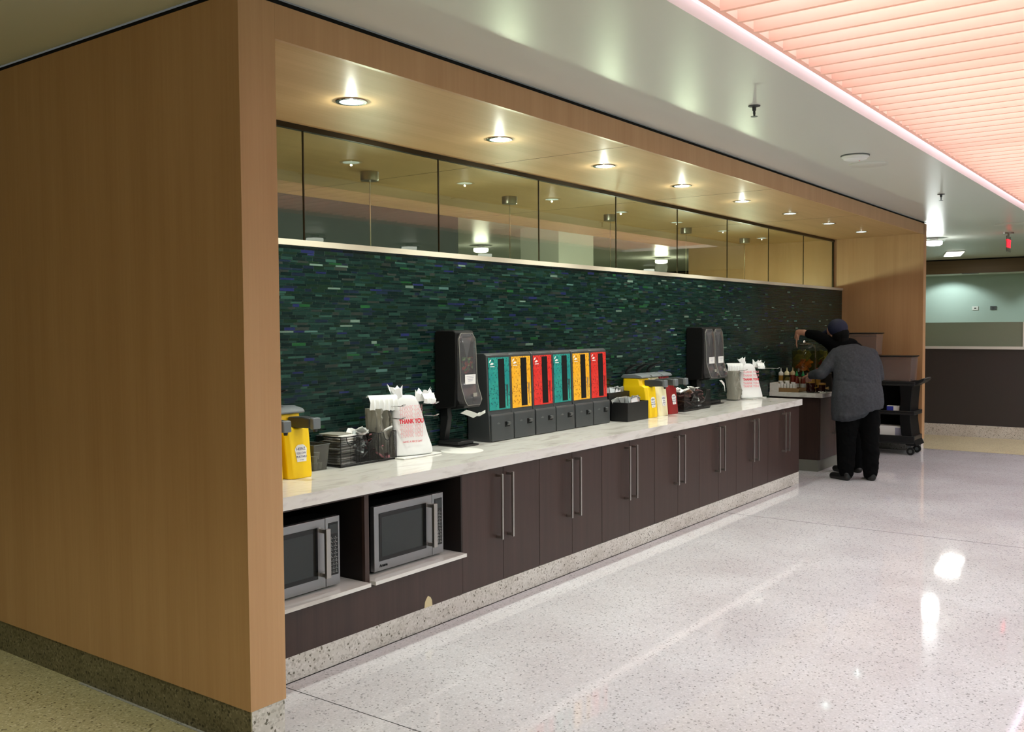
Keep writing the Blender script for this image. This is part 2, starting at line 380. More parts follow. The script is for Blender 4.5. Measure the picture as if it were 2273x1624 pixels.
for x in (3.05, 5.5, 7.95): b.box(x-.0015, x+.0015, .022, 3.4, ZS-.0008, ZS+.01)
st(b.build('trim_5', 'bronze'))
# tiled wall
st(boxo('wall_tile_core', 'grout', .173, 10.74, 1.083, 1.25, 0, 2.085))
bm = bmesh.new(); cl = bm.loops.layers.float_color.new('tile'); z = .005
PAL = [((8, 26, 25), 20), ((13, 35, 31), 20), ((19, 44, 39), 16), ((28, 53, 46), 14), ((17, 38, 24), 10), ((22, 34, 50), 6), ((32, 38, 82), 2.0), ((42, 74, 64), 4), ((30, 78, 42), 1.0), ((98, 120, 108), .7), ((78, 112, 106), .35), ((44, 50, 46), 6)]
pc = [lin(c) for c, _ in PAL]; pw = [q for _, q in PAL]
row = 0
while z < 2.083:
    xlo = .176 if z > .85 else 7.2
    h = (.0135, .0085)[row % 3 != 0]; h = (.016, .010, .010)[row % 3]; x = xlo - rnd.random()*.05
    while x < 10.738:
        L = rnd.choice((.045, .075, .095, .095)); x0 = max(x, xlo); x1 = min(x+L, 10.738); x += L+.0022
        if x1-x0 < .006: continue
        z1 = min(z+h, 2.084); tx = rnd.gauss(0, .00018); tz = rnd.gauss(0, .00006)
        vs = [bm.verts.new((a, 1.0815+sa*tx+sb*tz, bb)) for a, bb, sa, sb in ((x0, z, -1, -1), (x1, z, 1, -1), (x1, z1, 1, 1), (x0, z1, -1, 1))]
        c = rnd.choices(pc, pw)[0]; f_ = rnd.uniform(.8, 1.2); c = (c[0]*f_, c[1]*f_, c[2]*f_, 1)
        fc = bm.faces.new(vs)
        for l in fc.loops: l[cl] = c
    z += h+.0022; row += 1
me = bpy.data.meshes.new('wall_tile'); bm.to_mesh(me); bm.free(); me.materials.append(W['tile'])
o = bpy.data.objects.new('wall_tile', me); C.objects.link(o); st(o)
st(boxo('trim_6', 'ledge', .173, 10.76, 1.068, 1.30, 2.086, 2.118))
# glass above the tiles
xs = [.19, 1.364]+[1.364+1.168*k for k in range(1, 8)]+[10.70]
for i, (a, c) in enumerate(zip(xs, xs[1:])): st(boxo('window_%d' % (i+1), 'pane', a+.004, c-.004, 1.2, 1.2002, 2.125, 2.75))
b = MB(); b.box(.173, 10.74, 1.185, 1.215, 2.745, 2.775).box(.173, 10.74, 1.19, 1.21, 2.118, 2.127)
for x in xs[1:-1]: b.box(x-.004, x+.004, 1.196, 1.204, 2.125, 2.75)
b.box(10.69, 10.715, 1.19, 1.21, 2.125, 2.75)
st(b.build('trim_7', 'bronze'))
# far side: parapet, etched glass, fascia, soffit
st(boxo('wall_parapet', 'dark_panel', 12.6, 12.72, -7.6, 5, .168, 1.262))
st(boxo('baseboard_far', 'base', 12.56, 12.76, -7.6, 5, 0, .168))
st(boxo('trim_8', 'white', 12.57, 12.75, -7.6, 5, 1.262, 1.30))
for i, (a, c) in enumerate(((-.83, 3.0), (-4.0, -.87))): st(boxo('window_%d' % (i+20), 'etched', 12.655, 12.665, a, c, 1.30, 1.645))
b = MB(); b.box(12.64, 12.68, -.87, -.83, 1.30, 1.645); st(b.build('trim_9', 'white'))
st(boxo('wall_far_fascia', 'fascia_dark', 18.5, 18.56, -7.6, 8, 2.63, 2.895)); st(boxo('trim_10', 'gap', 18.51, 18.56, -7.6, 8, 2.895, ZC))
st(boxo('ceiling_far_soffit', 'ceil', 18.56, 20, -7.6, 8, 2.66, 2.72))

# ------------------------------------------------------------------ lights of the place, and added spill lamps
d0 = thing('downlight', 'x', 'ceiling light', (1.124, .56, ZS), 0, 'recessed downlights in the wooden soffit')
b = MB(); b.lathe([(.062, 0), (.078, 0), (.080, -.003), (.078, -.005), (.060, -.005), (.060, 0)], n=40, cap=False); b.build('trim_ring', 'chrome', d0)
b = MB(); b.lathe([(.0605, -.0008), (.035, -.0012), (.002, -.0014)], n=40, cap=True); b.build('reflector', 'dl', d0)
for k in range(8):
    x = 1.124+1.237*k
    lab = ['first and largest recessed downlight in the wooden soffit, nearest the left pillar', 'second recessed downlight from the left pillar in the wooden soffit', 'third recessed downlight from the left pillar in the wooden soffit', 'fourth recessed downlight from the left pillar in the wooden soffit',
           'fifth recessed downlight from the left pillar in the wooden soffit', 'third recessed downlight from the far end of the wooden soffit', 'second recessed downlight from the far end of the wooden soffit', 'last recessed downlight of the soffit, nearest the far wooden wall'][k]
    if k == 0: d0['label'] = lab
    else: copy_tree(d0, (x, .56, ZS), None, lab)
    on = (1, 1, 1, 1, .85, .22, .16, .12)[k]     # the far three are almost off
    lamp('downlight_lamp', 'SPOT', (x, .56, ZS-.012), 62*on, (.93, 1, .88), spot_size=2.0, spot_blend=.5, shadow_soft_size=.03)
    lamp('added_spill', 'POINT', (x, .56, ZS-.022), 3.4*on if on > .5 else .05, (.93, 1, .86), shadow_soft_size=.006)  # extra point light, added for the glow and streak on the soffit
for x in [1.2+2.5*k for k in range(5)]:
    lamp('luminous_lamp', 'AREA', (x+.2, -2.09, 3.35), 24, (1, .97, 1), shape='RECTANGLE', size=2.3, size_y=1.6)
for k, (x, y) in enumerate(((-1.9, -1.0), (-1.9, .6), (-1.9, 2.2))):
    copy_tree(d0, (x, y, ZC), None, 'recessed downlight in the white ceiling left of the wooden wall')['group'] = 'recessed downlights over the tan floor'
    lamp('corridor_lamp', 'SPOT', (x, y, ZC-.012), 66, (.97, 1, .66), spot_size=1.75, spot_blend=.9, shadow_soft_size=.04)
def drum(x, y, label, p=30, lc=(.95, 1, .98)):
    d = thing('drum_light', label, 'ceiling light', (x, y, ZC), 0, 'round drum lights on the hall ceiling')
    MB().lathe([(.06, 0), (.06, -.03), (.155, -.04), (.158, -.046), (.155, -.05), (.05, -.05)], n=40).build('bracket', 'chrome', d)
    MB().lathe([(.116, -.05), (.121, -.07), (.115, -.1), (.085, -.113), (.02, -.116)], n=40).build('diffuser', 'drum', d)
    if y < -4: lamp('drum_lamp', 'SPOT', (x, y, ZC-.13), p*1.5, lc, shadow_soft_size=.10, spot_size=2.98, spot_blend=.35)
    else: lamp('drum_lamp', 'POINT', (x, y, ZC-.2), p, lc, shadow_soft_size=.12)
    return d
drum(13.1, .45, 'bright round drum light on the ceiling beyond the wooden portal', 14)
for k, x in enumerate((-4.9, -2.9, -.95, .97, 2.9, 4.83, 6.76, 8.69, 10.6)):
    drum(x, -4.7, 'round drum light in the ceiling row behind the slatted ceiling', 78 if x > -1 else 26)
drum(-3.2, 1.2, 'round drum light on the ceiling left of the wooden wall', 8, (1, .96, .74))
drum(16.5, -4.7, 'round drum light on the ceiling beyond the dark parapet', 25)
ll = thing('linear_light', 'white rectangular ceiling light beyond the drum light', 'ceiling light', (16.7, .9, ZC-.002), .25)
MB().box(-.62, .62, -.16, .16, -.012, 0).build('housing', 'white', ll, .003); MB().box(-.6, .6, -.14, .14, -.018, -.0125).build('diffuser', 'tube', ll, .002)
lamp('linear_lamp', 'AREA', (16.7, .9, ZC-.04), 14, (1, 1, .95), shape='RECTANGLE', size=1.2, size_y=.3)
fl = thing('downlight', 'small bright downlight in the far soffit above the teal wall', 'ceiling light', (19.3, 1.6, 2.66), 0, 'downlights in the far soffit')
MB().lathe([(.055, 0), (.07, 0), (.07, -.006), (.055, -.006)], n=24, cap=False).build('trim_ring', 'white', fl); MB().lathe([(.056, -.001), (.01, -.002)], n=24).build('reflector', 'dl', fl)
for y, lab in ((1.6, 'far soffit downlight next to the wooden portal edge'), (-.7, 'far soffit downlight nearest the right edge of the photo'), (-3.0, None), (3.9, None)):
    if y == 1.6: fl['label'] = lab
    elif lab: copy_tree(fl, (19.3, y, 2.66), None, lab)
    lamp('wall_washer', 'SPOT', (19.3, y, 2.64), 42, (.88, 1, .97), spot_size=2.2, spot_blend=.4, shadow_soft_size=.04, rot=(0, -.35, 0))
v = thing('air_vent', 'dark slot vent in the far soffit', 'vent', (19.0, 1.05, 2.66)); MB().box(-.06, .06, -.16, .16, -.012, 0).build('grille', 'black', v, .002)
b = MB()
for i in range(6): b.box(-.06+.02*i+.004, -.06+.02*i+.010, -.15, .15, -.016, -.0115)
b.build('louver', 'char', v)
# pendants behind the glass
p0 = thing('pendant_light', 'x', 'pendant light', (2.75, 2.05, ZS), 0, 'pendant lights hanging behind the glass')
MB().lathe([(.068, 0), (.068, -.058), (.064, -.064), (.01, -.066)], n=32).build('canopy', 'steel', p0)
MB().cyl((0, 0, -.06), (0, 0, -.60), .0045, n=8).build('rod', 'chrome', p0)
MB().lathe([(.03, -.575), (.04, -.59), (.055, -.64), (.095, -.74), (.09, -.745), (.03, -.66)], n=32).build('lamp_shade', 'pend', p0)
for k, x in enumerate((2.75, 4.48, 6.22, 7.97, 9.72)):
    lab = ['pendant light behind the second pane, nearest the left pillar', 'pendant light with steel canopy behind the third glass pane', 'pendant light behind the glass in front of the white column', 'pendant light behind the fifth pane, right of the white column', 'pendant light farthest right behind the glass'][k]
    if k == 0: p0['label'] = lab
    else: copy_tree(p0, (x, 2.05, ZS), None, lab)
    lamp('pendant_lamp', 'POINT', (x, 2.05, 1.98), 42, (.85, 1, .95), shadow_soft_size=.05)
for x, y, p in ((3, 6.4, 10), (9.6, 6.4, 7), (14, 5.5, 26)):
    drum(x, y, 'round drum light in the room behind the glass', p)
tag(boxo('bounce_slab', 'quartz', .6, 10.2, 1.6, 2.6, .80, .86), 'added unseen pale slab that bounces light up to the soffit', 'counter')  # unseen slab, added to bounce pendant light up to the soffit
tag(boxo('cabinet', 'white', .65, 10.15, 1.65, 2.55, 0, .7995), 'unseen white body under the added light-bouncing slab', 'cabinet')  # added together with the bounce slab, out of view
# sprinklers, detector, discs
sp = thing('sprinkler', 'ceiling sprinkler nearest the camera, beside the slatted ceiling', 'sprinkler', (3.087, -.767, ZC), 0, 'ceiling sprinklers')
MB().lathe([(.035, 0), (.035, -.004), (.012, -.008), (.011, -.03)], n=20).build('escutcheon', 'char', sp)
MB().tube([(-.011, 0, -.028), (-.013, 0, -.045), (-.004, 0, -.062)], .0025, 6).tube([(.011, 0, -.028), (.013, 0, -.045), (.004, 0, -.062)], .0025, 6).cyl((0, 0, -.03), (0, 0, -.062), .004, n=8).build('frame', 'char', sp)
MB().lathe([(.02, -.062), (.021, -.064), (.003, -.065)], n=16).build('deflector', 'char', sp)
copy_tree(sp, (7.911, -.759, ZC), None, 'smaller-looking ceiling sprinkler farther along towards the exit sign')
sd = thing('smoke_detector', 'white round smoke detector on the ceiling between two sprinklers', 'smoke detector', (5.14, -.74, ZC))
MB().lathe([(.106, 0), (.106, -.006), (.102, -.008)], n=36).build('mounting_ring', 'charl', sd)
MB().lathe([(.10, -.0081), (.10, -.014), (.09, -.02), (.085, -.03), (.07, -.036), (.01, -.038)], n=36).build('housing', 'white', sd)
MB().lathe([(.006, -.038), (.005, -.041), (.001, -.042)], n=10).build('indicator', 'red_cap', sd, loc=(.04, -.02, .002))
tag(MB().lathe([(.15, 0), (.15, -.004), (.145, -.006), (.01, -.006)], n=40).build('ceiling_speaker', 'ceil', loc=(5.62, -.70, ZC)), 'flush pale ceiling disc just beyond the smoke detector', 'speaker')
tag(MB().lathe([(.2, 0), (.2, -.004), (.19, -.006), (.01, -.006)], n=40).build('ceiling_speaker', 'ceil', loc=(11.6, -.82, ZC)), 'flush pale ceiling disc near the red exit sign', 'speaker')
ex = thing('exit_sign', 'red lit exit sign hanging from the ceiling at the far right', 'exit sign', (12.85, -.60, ZC), 0)
MB().lathe([(.07, 0), (.07, -.02), (.02, -.025)], n=20).box(-.02, .02, -.012, .012, -.06, -.02).build('mount', 'steel', ex)
MB().box(-.16, .16, -.006, .006, -.28, -.055).build('panel', 'clear', ex, .003)
text('EXIT', .15, 'exit', ex, (0, -.009, -.165), bold=.006, ext=.002, sx=.88); text('EXIT', .15, 'exit', ex, (0, .009, -.165), rot=(PI/2, 0, PI), bold=.006, ext=.002, sx=.88)
# switch plates on the far teal wall
for y, lab in ((1.13, 'left one of two small plates on the far teal wall'), (.78, 'right one of two small plates on the far teal wall')):
    t = thing('wall_plate', lab, 'wall plate', (19.995, y, 1.95), 0, 'small plates on the teal wall'); MB().box(-.01, 0, -.06, .06, -.04, .04).build('plate', 'charl' if y < 1 else 'white', t, .002); MB().box(-.014, -.0101, -.02, .02, -.012, .012).build('switch', 'char', t)

# ------------------------------------------------------------------ counter and cabinets
YC, YK, ZT = .413, .443, .87
ct = thing('countertop', 'long white marbled countertop running under the tiled wall', 'countertop', (0, 0, 0))
bm = bmesh.new(); HX, HY, HR = 2.23, .77, .135   # slab with a round hole
def slab_with_hole():
    m = MB(); n = 40; ring = [(HX+HR*math.cos(2*PI*i/n), HY+HR*math.sin(2*PI*i/n)) for i in range(n)]
    X0, X1 = 1.9, 2.56
    sq = []
    for px, py in ring:   # project the ring point to the square border
        dx, dy = px-HX, py-HY; t = min(((X1-HX)/dx if dx > 1e-9 else 9e9), ((X0-HX)/dx if dx < -1e-9 else 9e9), ((1.078-HY)/dy if dy > 1e-9 else 9e9), ((YC-HY)/dy if dy < -1e-9 else 9e9)); sq.append((HX+dx*t, HY+dy*t))
    for z in (ZT, ZT-.061):
        A = [m.v((*p, z)) for p in ring]; B = [m.v((*p, z)) for p in sq]
        for i in range(n): m.f([A[i], A[(i+1) % n], B[(i+1) % n], B[i]])
        cs = [m.v((X0, YC, z)), m.v((X1, YC, z)), m.v((X1, 1.078, z)), m.v((X0, 1.078, z))]
        for c in cs:
            ii = [i for i in range(n) if (abs(sq[i][0]-c.co.x) < 1e-6) != (abs(sq[(i+1) % n][0]-c.co.x) < 1e-6) or (abs(sq[i][1]-c.co.y) < 1e-6) != (abs(sq[(i+1) % n][1]-c.co.y) < 1e-6)]
            i = min(ii, key=lambda i: (Vector(sq[i])-Vector(c.co[:2])).length+(Vector(sq[(i+1) % n])-Vector(c.co[:2])).length)
            m.f([B[i], B[(i+1) % n], c])
    m.rings([[(*p, z) for p in ring] for z in (ZT, ZT-.061)], cap=False)
    m.box(.174, X0, YC, 1.078, ZT-.061, ZT).box(X1, 7.295, YC, 1.078, ZT-.061, ZT)
    m.f([m.v((X0, YC, ZT)), m.v((X1, YC, ZT)), m.v((X1, YC, ZT-.061)), m.v((X0, YC, ZT-.061))]); m.f([m.v((X0, 1.078, ZT)), m.v((X1, 1.078, ZT)), m.v((X1, 1.078, ZT-.061)), m.v((X0, 1.078, ZT-.061))])
    return m
bm.free(); slab_with_hole().build('slab', 'quartz', ct)
hc = MB().lathe([(.134, -.012), (.134, .0015), (.128, .003), (.01, .003)], n=48).build('hole_cover', 'white', loc=(HX, HY, ZT)); tag(hc, 'pale round cover set flush in the countertop in front of the tall black dispenser', 'cover')
# kick base under the cabinets
kb = tag(boxo('plinth', 'base', .174, 7.285, YK+.001, .60, 0, .12), 'speckled terrazzo plinth under the long dark cabinets', 'plinth')
# microwave cabinet
mc = thing('cabinet', 'dark open cabinet with two niches holding the microwaves', 'cabinet', (0, 0, .12), 0, 'dark cabinets under the countertop')
NX0, NX1 = .174, 1.827
z0, z1 = 0, ZT-.061-.12
MB().box(NX0, NX1, YK, YK+.02, z0, .222).box(NX0, NX1, YK, YK+.02, .675, z1).box(1.06, 1.09, YK, YK+.02, .2221, .6749).build('front_frame', 'wenge', mc)
MB().box(1.817, NX1, YK, 1.07, .2221, .6749).box(1.064, 1.086, YK+.0201, 1.0, .2221, .6749).box(NX0, NX0+.01, YK, 1.0, .2221, .6749).box(NX0, NX1, 1.0, 1.02, z0, z1).box(NX0, NX1, YK+.0201, 1.0, .6752, .69).box(NX0, NX1, YK+.0201, 1.0, .20, .2218).build('carcass', 'niche', mc)
MB().prism([(1.50, 0), (1.505, .03), (1.515, .046), (1.53, .06), (1.55, .05), (1.562, .03), (1.565, 0)], 'y', YK-.0012, YK-.0001).build('chipped_patch', 'speck', mc)
for x0, x1, lab in ((.186, 1.059, 'white marbled shelf slab under the left microwave'), (1.091, 1.843, 'white marbled shelf slab under the right microwave')):
    tag(boxo('shelf', 'quartz', x0, min(x1, 1.816), .40, .98, .3425, .362, None, .001), lab, 'shelf', 'stone shelves in the microwave niches')
# door cabinets
seams = [1.827, 2.217, 2.597, 2.978, 3.36, 3.748, 4.138, 4.53, 4.922, 5.305, 5.684, 6.06, 6.436, 6.862, 7.287]
cl = ['first two-door cabinet right of the microwaves', 'second two-door cabinet from the microwaves', 'third two-door cabinet from the microwaves', 'fourth two-door cabinet, middle of the row of seven', 'fifth two-door cabinet from the microwaves', 'sixth two-door cabinet from the microwaves', 'last two-door cabinet at the far end of the long counter']
for k in range(7):
    a, m_, c = seams[2*k:2*k+3]
    t = thing('cabinet', 'dark brown '+cl[k], 'cabinet', (m_, YK, .12), 0, 'dark cabinets under the countertop')
    MB().box(a-m_+.001, c-m_-.001, .021, .62, 0, .688).build('carcass', 'wenge', t)
    for s in (-1, 1):
        x0, x1 = (a-m_+.002, -.0015) if s < 0 else (.0015, c-m_-.002)
        dr = MB().box(x0, x1, 0, .02, .003, .686).build('door', 'wenge', t, .0015)
        h = MB(); hx = s*.053 - .012
        h.box(hx-.007, hx+.007, -.048, -.036, .258, .648).box(hx-.006, hx+.006, -.0355, 0, .262, .278).box(hx-.006, hx+.006, -.0355, 0, .628, .644)
        h.build('handle', 'steel', dr, .001)
# ------------------------------------------------------------------ microwaves
def microwave(x, y, label):
    t = thing('microwave', label, 'microwave', (x, y, .3625), 0, 'steel microwaves under the counter')   # origin: front left bottom
    Wd, H = .545, .338; z = .014
    MB().box(.004, Wd-.004, .03, .46, z, z+H-.006).build('casing', 'blackm', t, .003)
    MB().box(0, .45, 0, .029, z, z+H).build('door', 'mwsteel', t, .002)
    MB().box(.453, Wd, 0, .029, z, z+H).build('control_panel', 'mwsteel', t, .002)
    d = MB().box(.035, .40, -.003, 0, z+.05, z+.30).build('window_border', 'glassblk', t, .004)
    MB().box(.052, .368, -.0036, -.0031, z+.072, z+.278).build('window', 'glassdark', t)
    MB().box(.412, .441, -.050, -.034, z+.055, z+.295).box(.416, .44, -.034, -.0005, z+.272, z+.292).box(.416, .44, -.034, -.0005, z+.058, z+.078).build('handle', 'steel', t, .002)
    kp = MB().box(.470, .533, -.002, 0, z+.05, z+.31).build('keypad', 'glassblk', t, .002)
    MB().box(.476, .528, -.0026, -.0021, z+.255, z+.30).build('display', 'glassdark', t)
    b = MB()
    for r in range(10):
        zz = z+.062+r*.0185
        for c in range(3 if r < 4 else 2):
            w_ = .014 if r < 4 else .022; xx = .476+c*(.0185 if r < 4 else .028)
            b.box(xx, xx+w_, -.0027, -.0021, zz, zz+.0016).box(xx, xx+.0012, -.0027, -.0021, zz+.0016, zz+.009)
            b.box(xx+w_*.4, xx+w_*.4+.003, -.0027, -.0021, zz+.005, zz+.012)
    b.build('button', 'button', t)
    text('Amana', .021, 'blackm', t, (.066, -.0006, z+.026), name='lettering', bold=.0006)
    for xx in (.03, Wd-.03):
        for yy in (.05, .42): MB().cyl((xx, yy, 0), (xx, yy, z), .012, n=12).build('foot', 'black', t)
    return t
microwave(1.176, .492, 'right steel microwave in the niche beside the cabinet doors')
mw = microwave(.392, .492, 'left steel microwave, partly hidden by the wooden pillar')
b = MB().box(.446, .460, -.0008, -.0001, .076, .30); b.mi = 1
for zz in (.09, .12, .16, .20, .225, .25, .285): b.box(.450, .456, -.0013, -.0007, zz, zz+.006)
b.build('sticker', ['paper', 'blackm'], mw)

# ------------------------------------------------------------------ condiment dispensers
def condiment(x, y, mcol, label, title, sub):
    t = thing('condiment_dispenser', label, 'condiment dispenser', (x, y, ZT), 0, 'pump condiment dispensers')
    Wd = .168; h = Wd/2
    b = MB()
    secs = [(0.0, 0, .27, h*.93), (.02, .0, .272, h*.95), (.20, .020, .27, h), (.252, .026, .268, h), (.262, .045, .266, h*.96), (.266, .075, .266, h*.94), (.30, .085, .266, h*.93), (.325, .092, .266, h*.92)]
    R = []
    for z, y0, y1, hx in secs:
        c = .022; R.append([(-hx+c, y0, z), (hx-c, y0, z), (hx, y0+c, z), (hx, y1-c, z), (hx-c, y1, z), (-hx+c, y1, z), (-hx, y1-c, z), (-hx, y0+c, z)])
    b.rings(R); b.build('body', mcol, t, .004)
    b = MB(); b.prism([(.072, .326), (.27, .326), (.275, .335), (.25, .356), (.15, .362), (.085, .350), (.068, .336)], 'x', -h*.98, h*.98); b.build('lid', 'lid', t, .006)
    b = MB(); b.prism([(-.085, .262), (.08, .255), (.08, .312), (-.02, .318), (-.085, .312)], 'x', -.026, .026); b.build('pump_arm', 'char', t, .006)
    b = MB(); b.prism([(-.115, .258), (-.0855, .258), (-.0855, .316), (-.112, .314)], 'x', -.025, .025); b.build('spout_cap', 'lid', t, .005)
    b = MB(); b.cyl((0, -.098, .2575), (0, -.098, .243), .012, .009, n=14); b.build('nozzle', 'black', t)
    # curved black lever behind the lid
    pts = [(0, .27, .335), (0, .262, .375), (0, .235, .405), (0, .18, .432), (0, .11, .446)]
    b = MB(); b.rings([[(sx*w_, p[1]+0, p[2]+sz*hh) for sx, sz in ((-1, -1), (1, -1), (1, 1), (-1, 1))] for p, w_, hh in zip(pts, (.024, .03, .03, .022, .008), (.012, .014, .012, .008, .003))]); b.build('lever', 'black', t, .003)
    # label on the front
    yf = .0125
    b = MB(); b.prism([(-.030, .085), (.030, .085), (.036, .135), (.040, .150), (.028, .165), (.016, .172), (-.016, .172), (-.028, .165), (-.040, .150), (-.036, .135)], 'y', -.0005, .0005)
    lb = b.build('label', 'paper', t, loc=(0, -.0040, 0)); lb.rotation_euler.x = -.111
    if title:
        q = text(title, .021, 'blue_ink', lb, (0, -.0007, .150)); text(sub[0], .016, 'blue_ink', lb, (0, -.0007, .128)); text(sub[1], .016, 'blue_ink', lb, (0, -.0007, .110)); text('SAUCE' if sub[0] == 'TOMATO' else '1.5 GAL', .008, 'grey_ink', lb, (0, -.0007, .095))
    return t
condiment(.955, .775, 'yellow', 'right of two yellow mustard dispensers beside the left pillar', 'HEINZ', ('YELLOW', 'MUSTARD'))
condiment(.765, .775, 'yellow', 'left yellow dispenser, mostly hidden by the wooden pillar', 'HEINZ', ('YELLOW', 'MUSTARD'))
condiment(4.745, .765, 'yellow', 'yellow dispenser beside the black utensil boxes', 'HEINZ', ('YELLOW', 'MUSTARD'))
condiment(4.935, .765, 'cream', 'cream dispenser between the yellow and the dark red one', 'HEINZ', ('REAL', 'MAYO'))
condiment(5.125, .765, 'ketchup', 'dark red ketchup dispenser at the right of the three', 'HEINZ', ('TOMATO', 'KETCHUP'))

# ------------------------------------------------------------------ bins, baskets and what is in them
t = thing('cup_bin', 'small smoky plastic bin holding white cups, between the mustard and the wire basket', 'bin', (1.182, .975, ZT))
def hollow(b, w0, w1, d0, d1, h, th=.003):
    o = [(-w0, -d0, 0), (w0, -d0, 0), (w0, d0, 0), (-w0, d0, 0)]; q = [(-w1, -d1, h), (w1, -d1, h), (w1, d1, h), (-w1, d1, h)]
    i = [(x*(w1-th)/w1, y*(d1-th)/d1, z) for x, y, z in q]; j = [(x*(w0-th)/w0, y*(d0-th)/d0, th) for x, y, z in o]
    return b.rings([o, q, i, j])
hollow(MB(), .045, .056, .080, .094, .140).build('body', 'smoke', t)
b = MB(); P_ = [(.057*a, .095*c, .140) for a, c in ((-1, -1), (1, -1), (1, 1), (-1, 1), (-1, -1))]; b.tube(P_, .0025, 6); b.build('rim', 'charl', t)
c0 = None
for i, (x, y, z) in enumerate([(-.016, -.055, .004), (.017, -.052, .004), (-.015, -.02, .004), (.017, -.018, .004), (.0, .02, .004), (-.016, -.052, .04), (.012, -.04, .058), (.002, .055, .004)]):
    if c0 is None:
        c0 = MB().lathe([(.012, 0), (.0165, .034), (.0175, .034), (.0165, .036), (.0155, .034), (.011, .002)], n=16).build('portion_cup', 'paper', loc=(1.182+x, .975+y, ZT+z)); tag(c0, 'small white portion cup inside the smoky bin', 'cup', 'portion cups in the smoky bin')
    else: c = c0.copy(); C.objects.link(c); c.location = (1.182+x, .975+y, ZT+z)
def basket(x0, x1, y0, y1, h, n, label, rim='black'):
    t = thing('wire_basket', label, 'basket', ((x0+x1)/2, y0, ZT), 0, 'black wire baskets on the countertop'); w_ = (x1-x0)/2; d = y1-y0
    MB().box(-w_, w_, 0, d, .001, .008).build('bottom_tray', 'black', t, .001)
    b = MB(); b.box(-w_, -w_+.001, 0, d, .008, h).box(w_-.001, w_, 0, d, .008, h).box(-w_, w_, d-.001, d, .008, h); 
    cw = 2*w_/n
    for k in range(n):
        a = -w_+k*cw; r = cw*.2; cx = a+cw/2
        pts = [(a, .008), (a+cw, .008), (a+cw, h)]+[(cx+r*math.cos(q), h-1.6*r*math.sin(q)) for q in [PI*i/12 for i in range(13)]]+[(a, h)]
        b.prism(pts, 'y', 0, .001)
        if k: b.box(a-.0005, a+.0005, .001, d-.001, .008, h)
    b.build('mesh_wall', 'mesh', t)
    b = MB(); b.tube([(-w_, 0, h), (-w_, d, h), (w_, d, h), (w_, 0, h)], .0028, 6)
    for k in range(n):
        a = -w_+k*cw; r = cw*.2; cx = a+cw/2
        b.tube([(a, 0, h)]+[(cx-r*math.cos(q), 0, h-1.6*r*math.sin(q)) for q in [PI*i/12 for i in range(13)]]+[(a+cw, 0, h)], .0025, 6); b.tube([(a, 0, .008), (a, 0, h)], .0025, 6)
        if k: b.tube([(a, 0, h), (a, d, h)], .0025, 6)
        b.tube([(cx, 0, h-1.6*r), (cx, 0, .008)], .0012, 6)
    b.tube([(w_, 0, .008), (w_, 0, h)], .0025, 6); b.tube([(-w_, 0, .012), (w_, 0, .012)], .0025, 6)
    b.build('wire_frame', 'black', t)
    return t
basket(1.30, 1.738, .86, 1.06, .165, 3, 'wire basket with three compartments beside the smoky bin')
b2 = basket(5.32, 5.86, .775, .97, .17, 2, 'wire basket of dark packets right of the ketchup dispenser')
def heap(x0, x1, y0, y1, z0, z1, n, size, mats, name, label, cat, group, flat=False, seed=1):
    r = random.Random(seed); protos = {}
    for i in range(n):
        m = mats[i % len(mats)]; z = z0+(z1-z0)*i/max(n-1, 1)
        if m not in protos:
            b = MB(); sx, sy, sz = size; q = 6
            R = [[(sx*.5*(-1+2*u), -sy/2, -sz*s_*.5), (sx*.5*(-1+2*u), 0, -sz*.5), (sx*.5*(-1+2*u), sy/2, -sz*s_*.5), (sx*.5*(-1+2*u), sy/2, sz*s_*.5), (sx*.5*(-1+2*u), 0, sz*.5+r.uniform(-.2, .2)*sz), (sx*.5*(-1+2*u), -sy/2, sz*s_*.5)] for u, s_ in ((0, .15), (.12, .6), (.5, .9), (.88, .6), (1, .15))]
            b.rings(R); o = b.build(name, m); protos[m] = o; tag(o, label, cat, group)
        else: o = protos[m].copy(); C.objects.link(o)
        o.location = (r.uniform(x0, x1), r.uniform(y0, y1), ZT+z)
        o.rotation_euler = (0, 0, r.uniform(-.12, .12)) if flat else (r.uniform(-.7, .7), r.uniform(-.6, .6), r.uniform(0, 6.28))
W['pinkp'] = mat('pink_packet', (226, 150, 156), .6); W['darkp'] = mat('dark_packet', (84, 52, 52), .4); W['brownp'] = mat('brown_packet', (96, 66, 44), .5); W['silverp'] = mat('silver_packet', (190, 196, 196), .35, .3)
heap(1.365, 1.378, .94, .98, .018, .176, 24, (.118, .14, .007), ['paper', 'bagg'], 'napkin_packet', 'white paper packet lying in the left compartment of the wire basket', 'packet', 'paper packets in the left basket compartment', True, 3)
heap(1.485, 1.555, .90, 1.02, .02, .172, 30, (.06, .045, .010), ['silverp', 'charl', 'silverp'], 'sauce_packet', 'crumpled silver grey packet in the middle compartment of the wire basket', 'packet', 'silver packets in the middle basket compartment', False, 4)
heap(1.63, 1.70, .90, 1.02, .02, .168, 30, (.06, .045, .010), ['pinkp', 'darkp', 'pinkp'], 'sweetener_packet', 'crumpled pink packet in the right compartment of the wire basket', 'packet', 'pink packets in the right basket compartment', False, 5)
heap(1.475, 1.565, .89, 1.03, .165, .185, 9, (.06, .045, .010), ['silverp', 'paper'], 'sauce_packet', 'silver and white packet heaped on top of the middle compartment', 'packet', 'packets heaped on the wire basket', False, 14)
heap(1.62, 1.705, .89, 1.03, .16, .178, 7, (.06, .045, .010), ['pinkp', 'paper'], 'sweetener_packet', 'pink or white packet heaped on top of the right compartment', 'packet', 'pink packets heaped on the wire basket', False, 15)
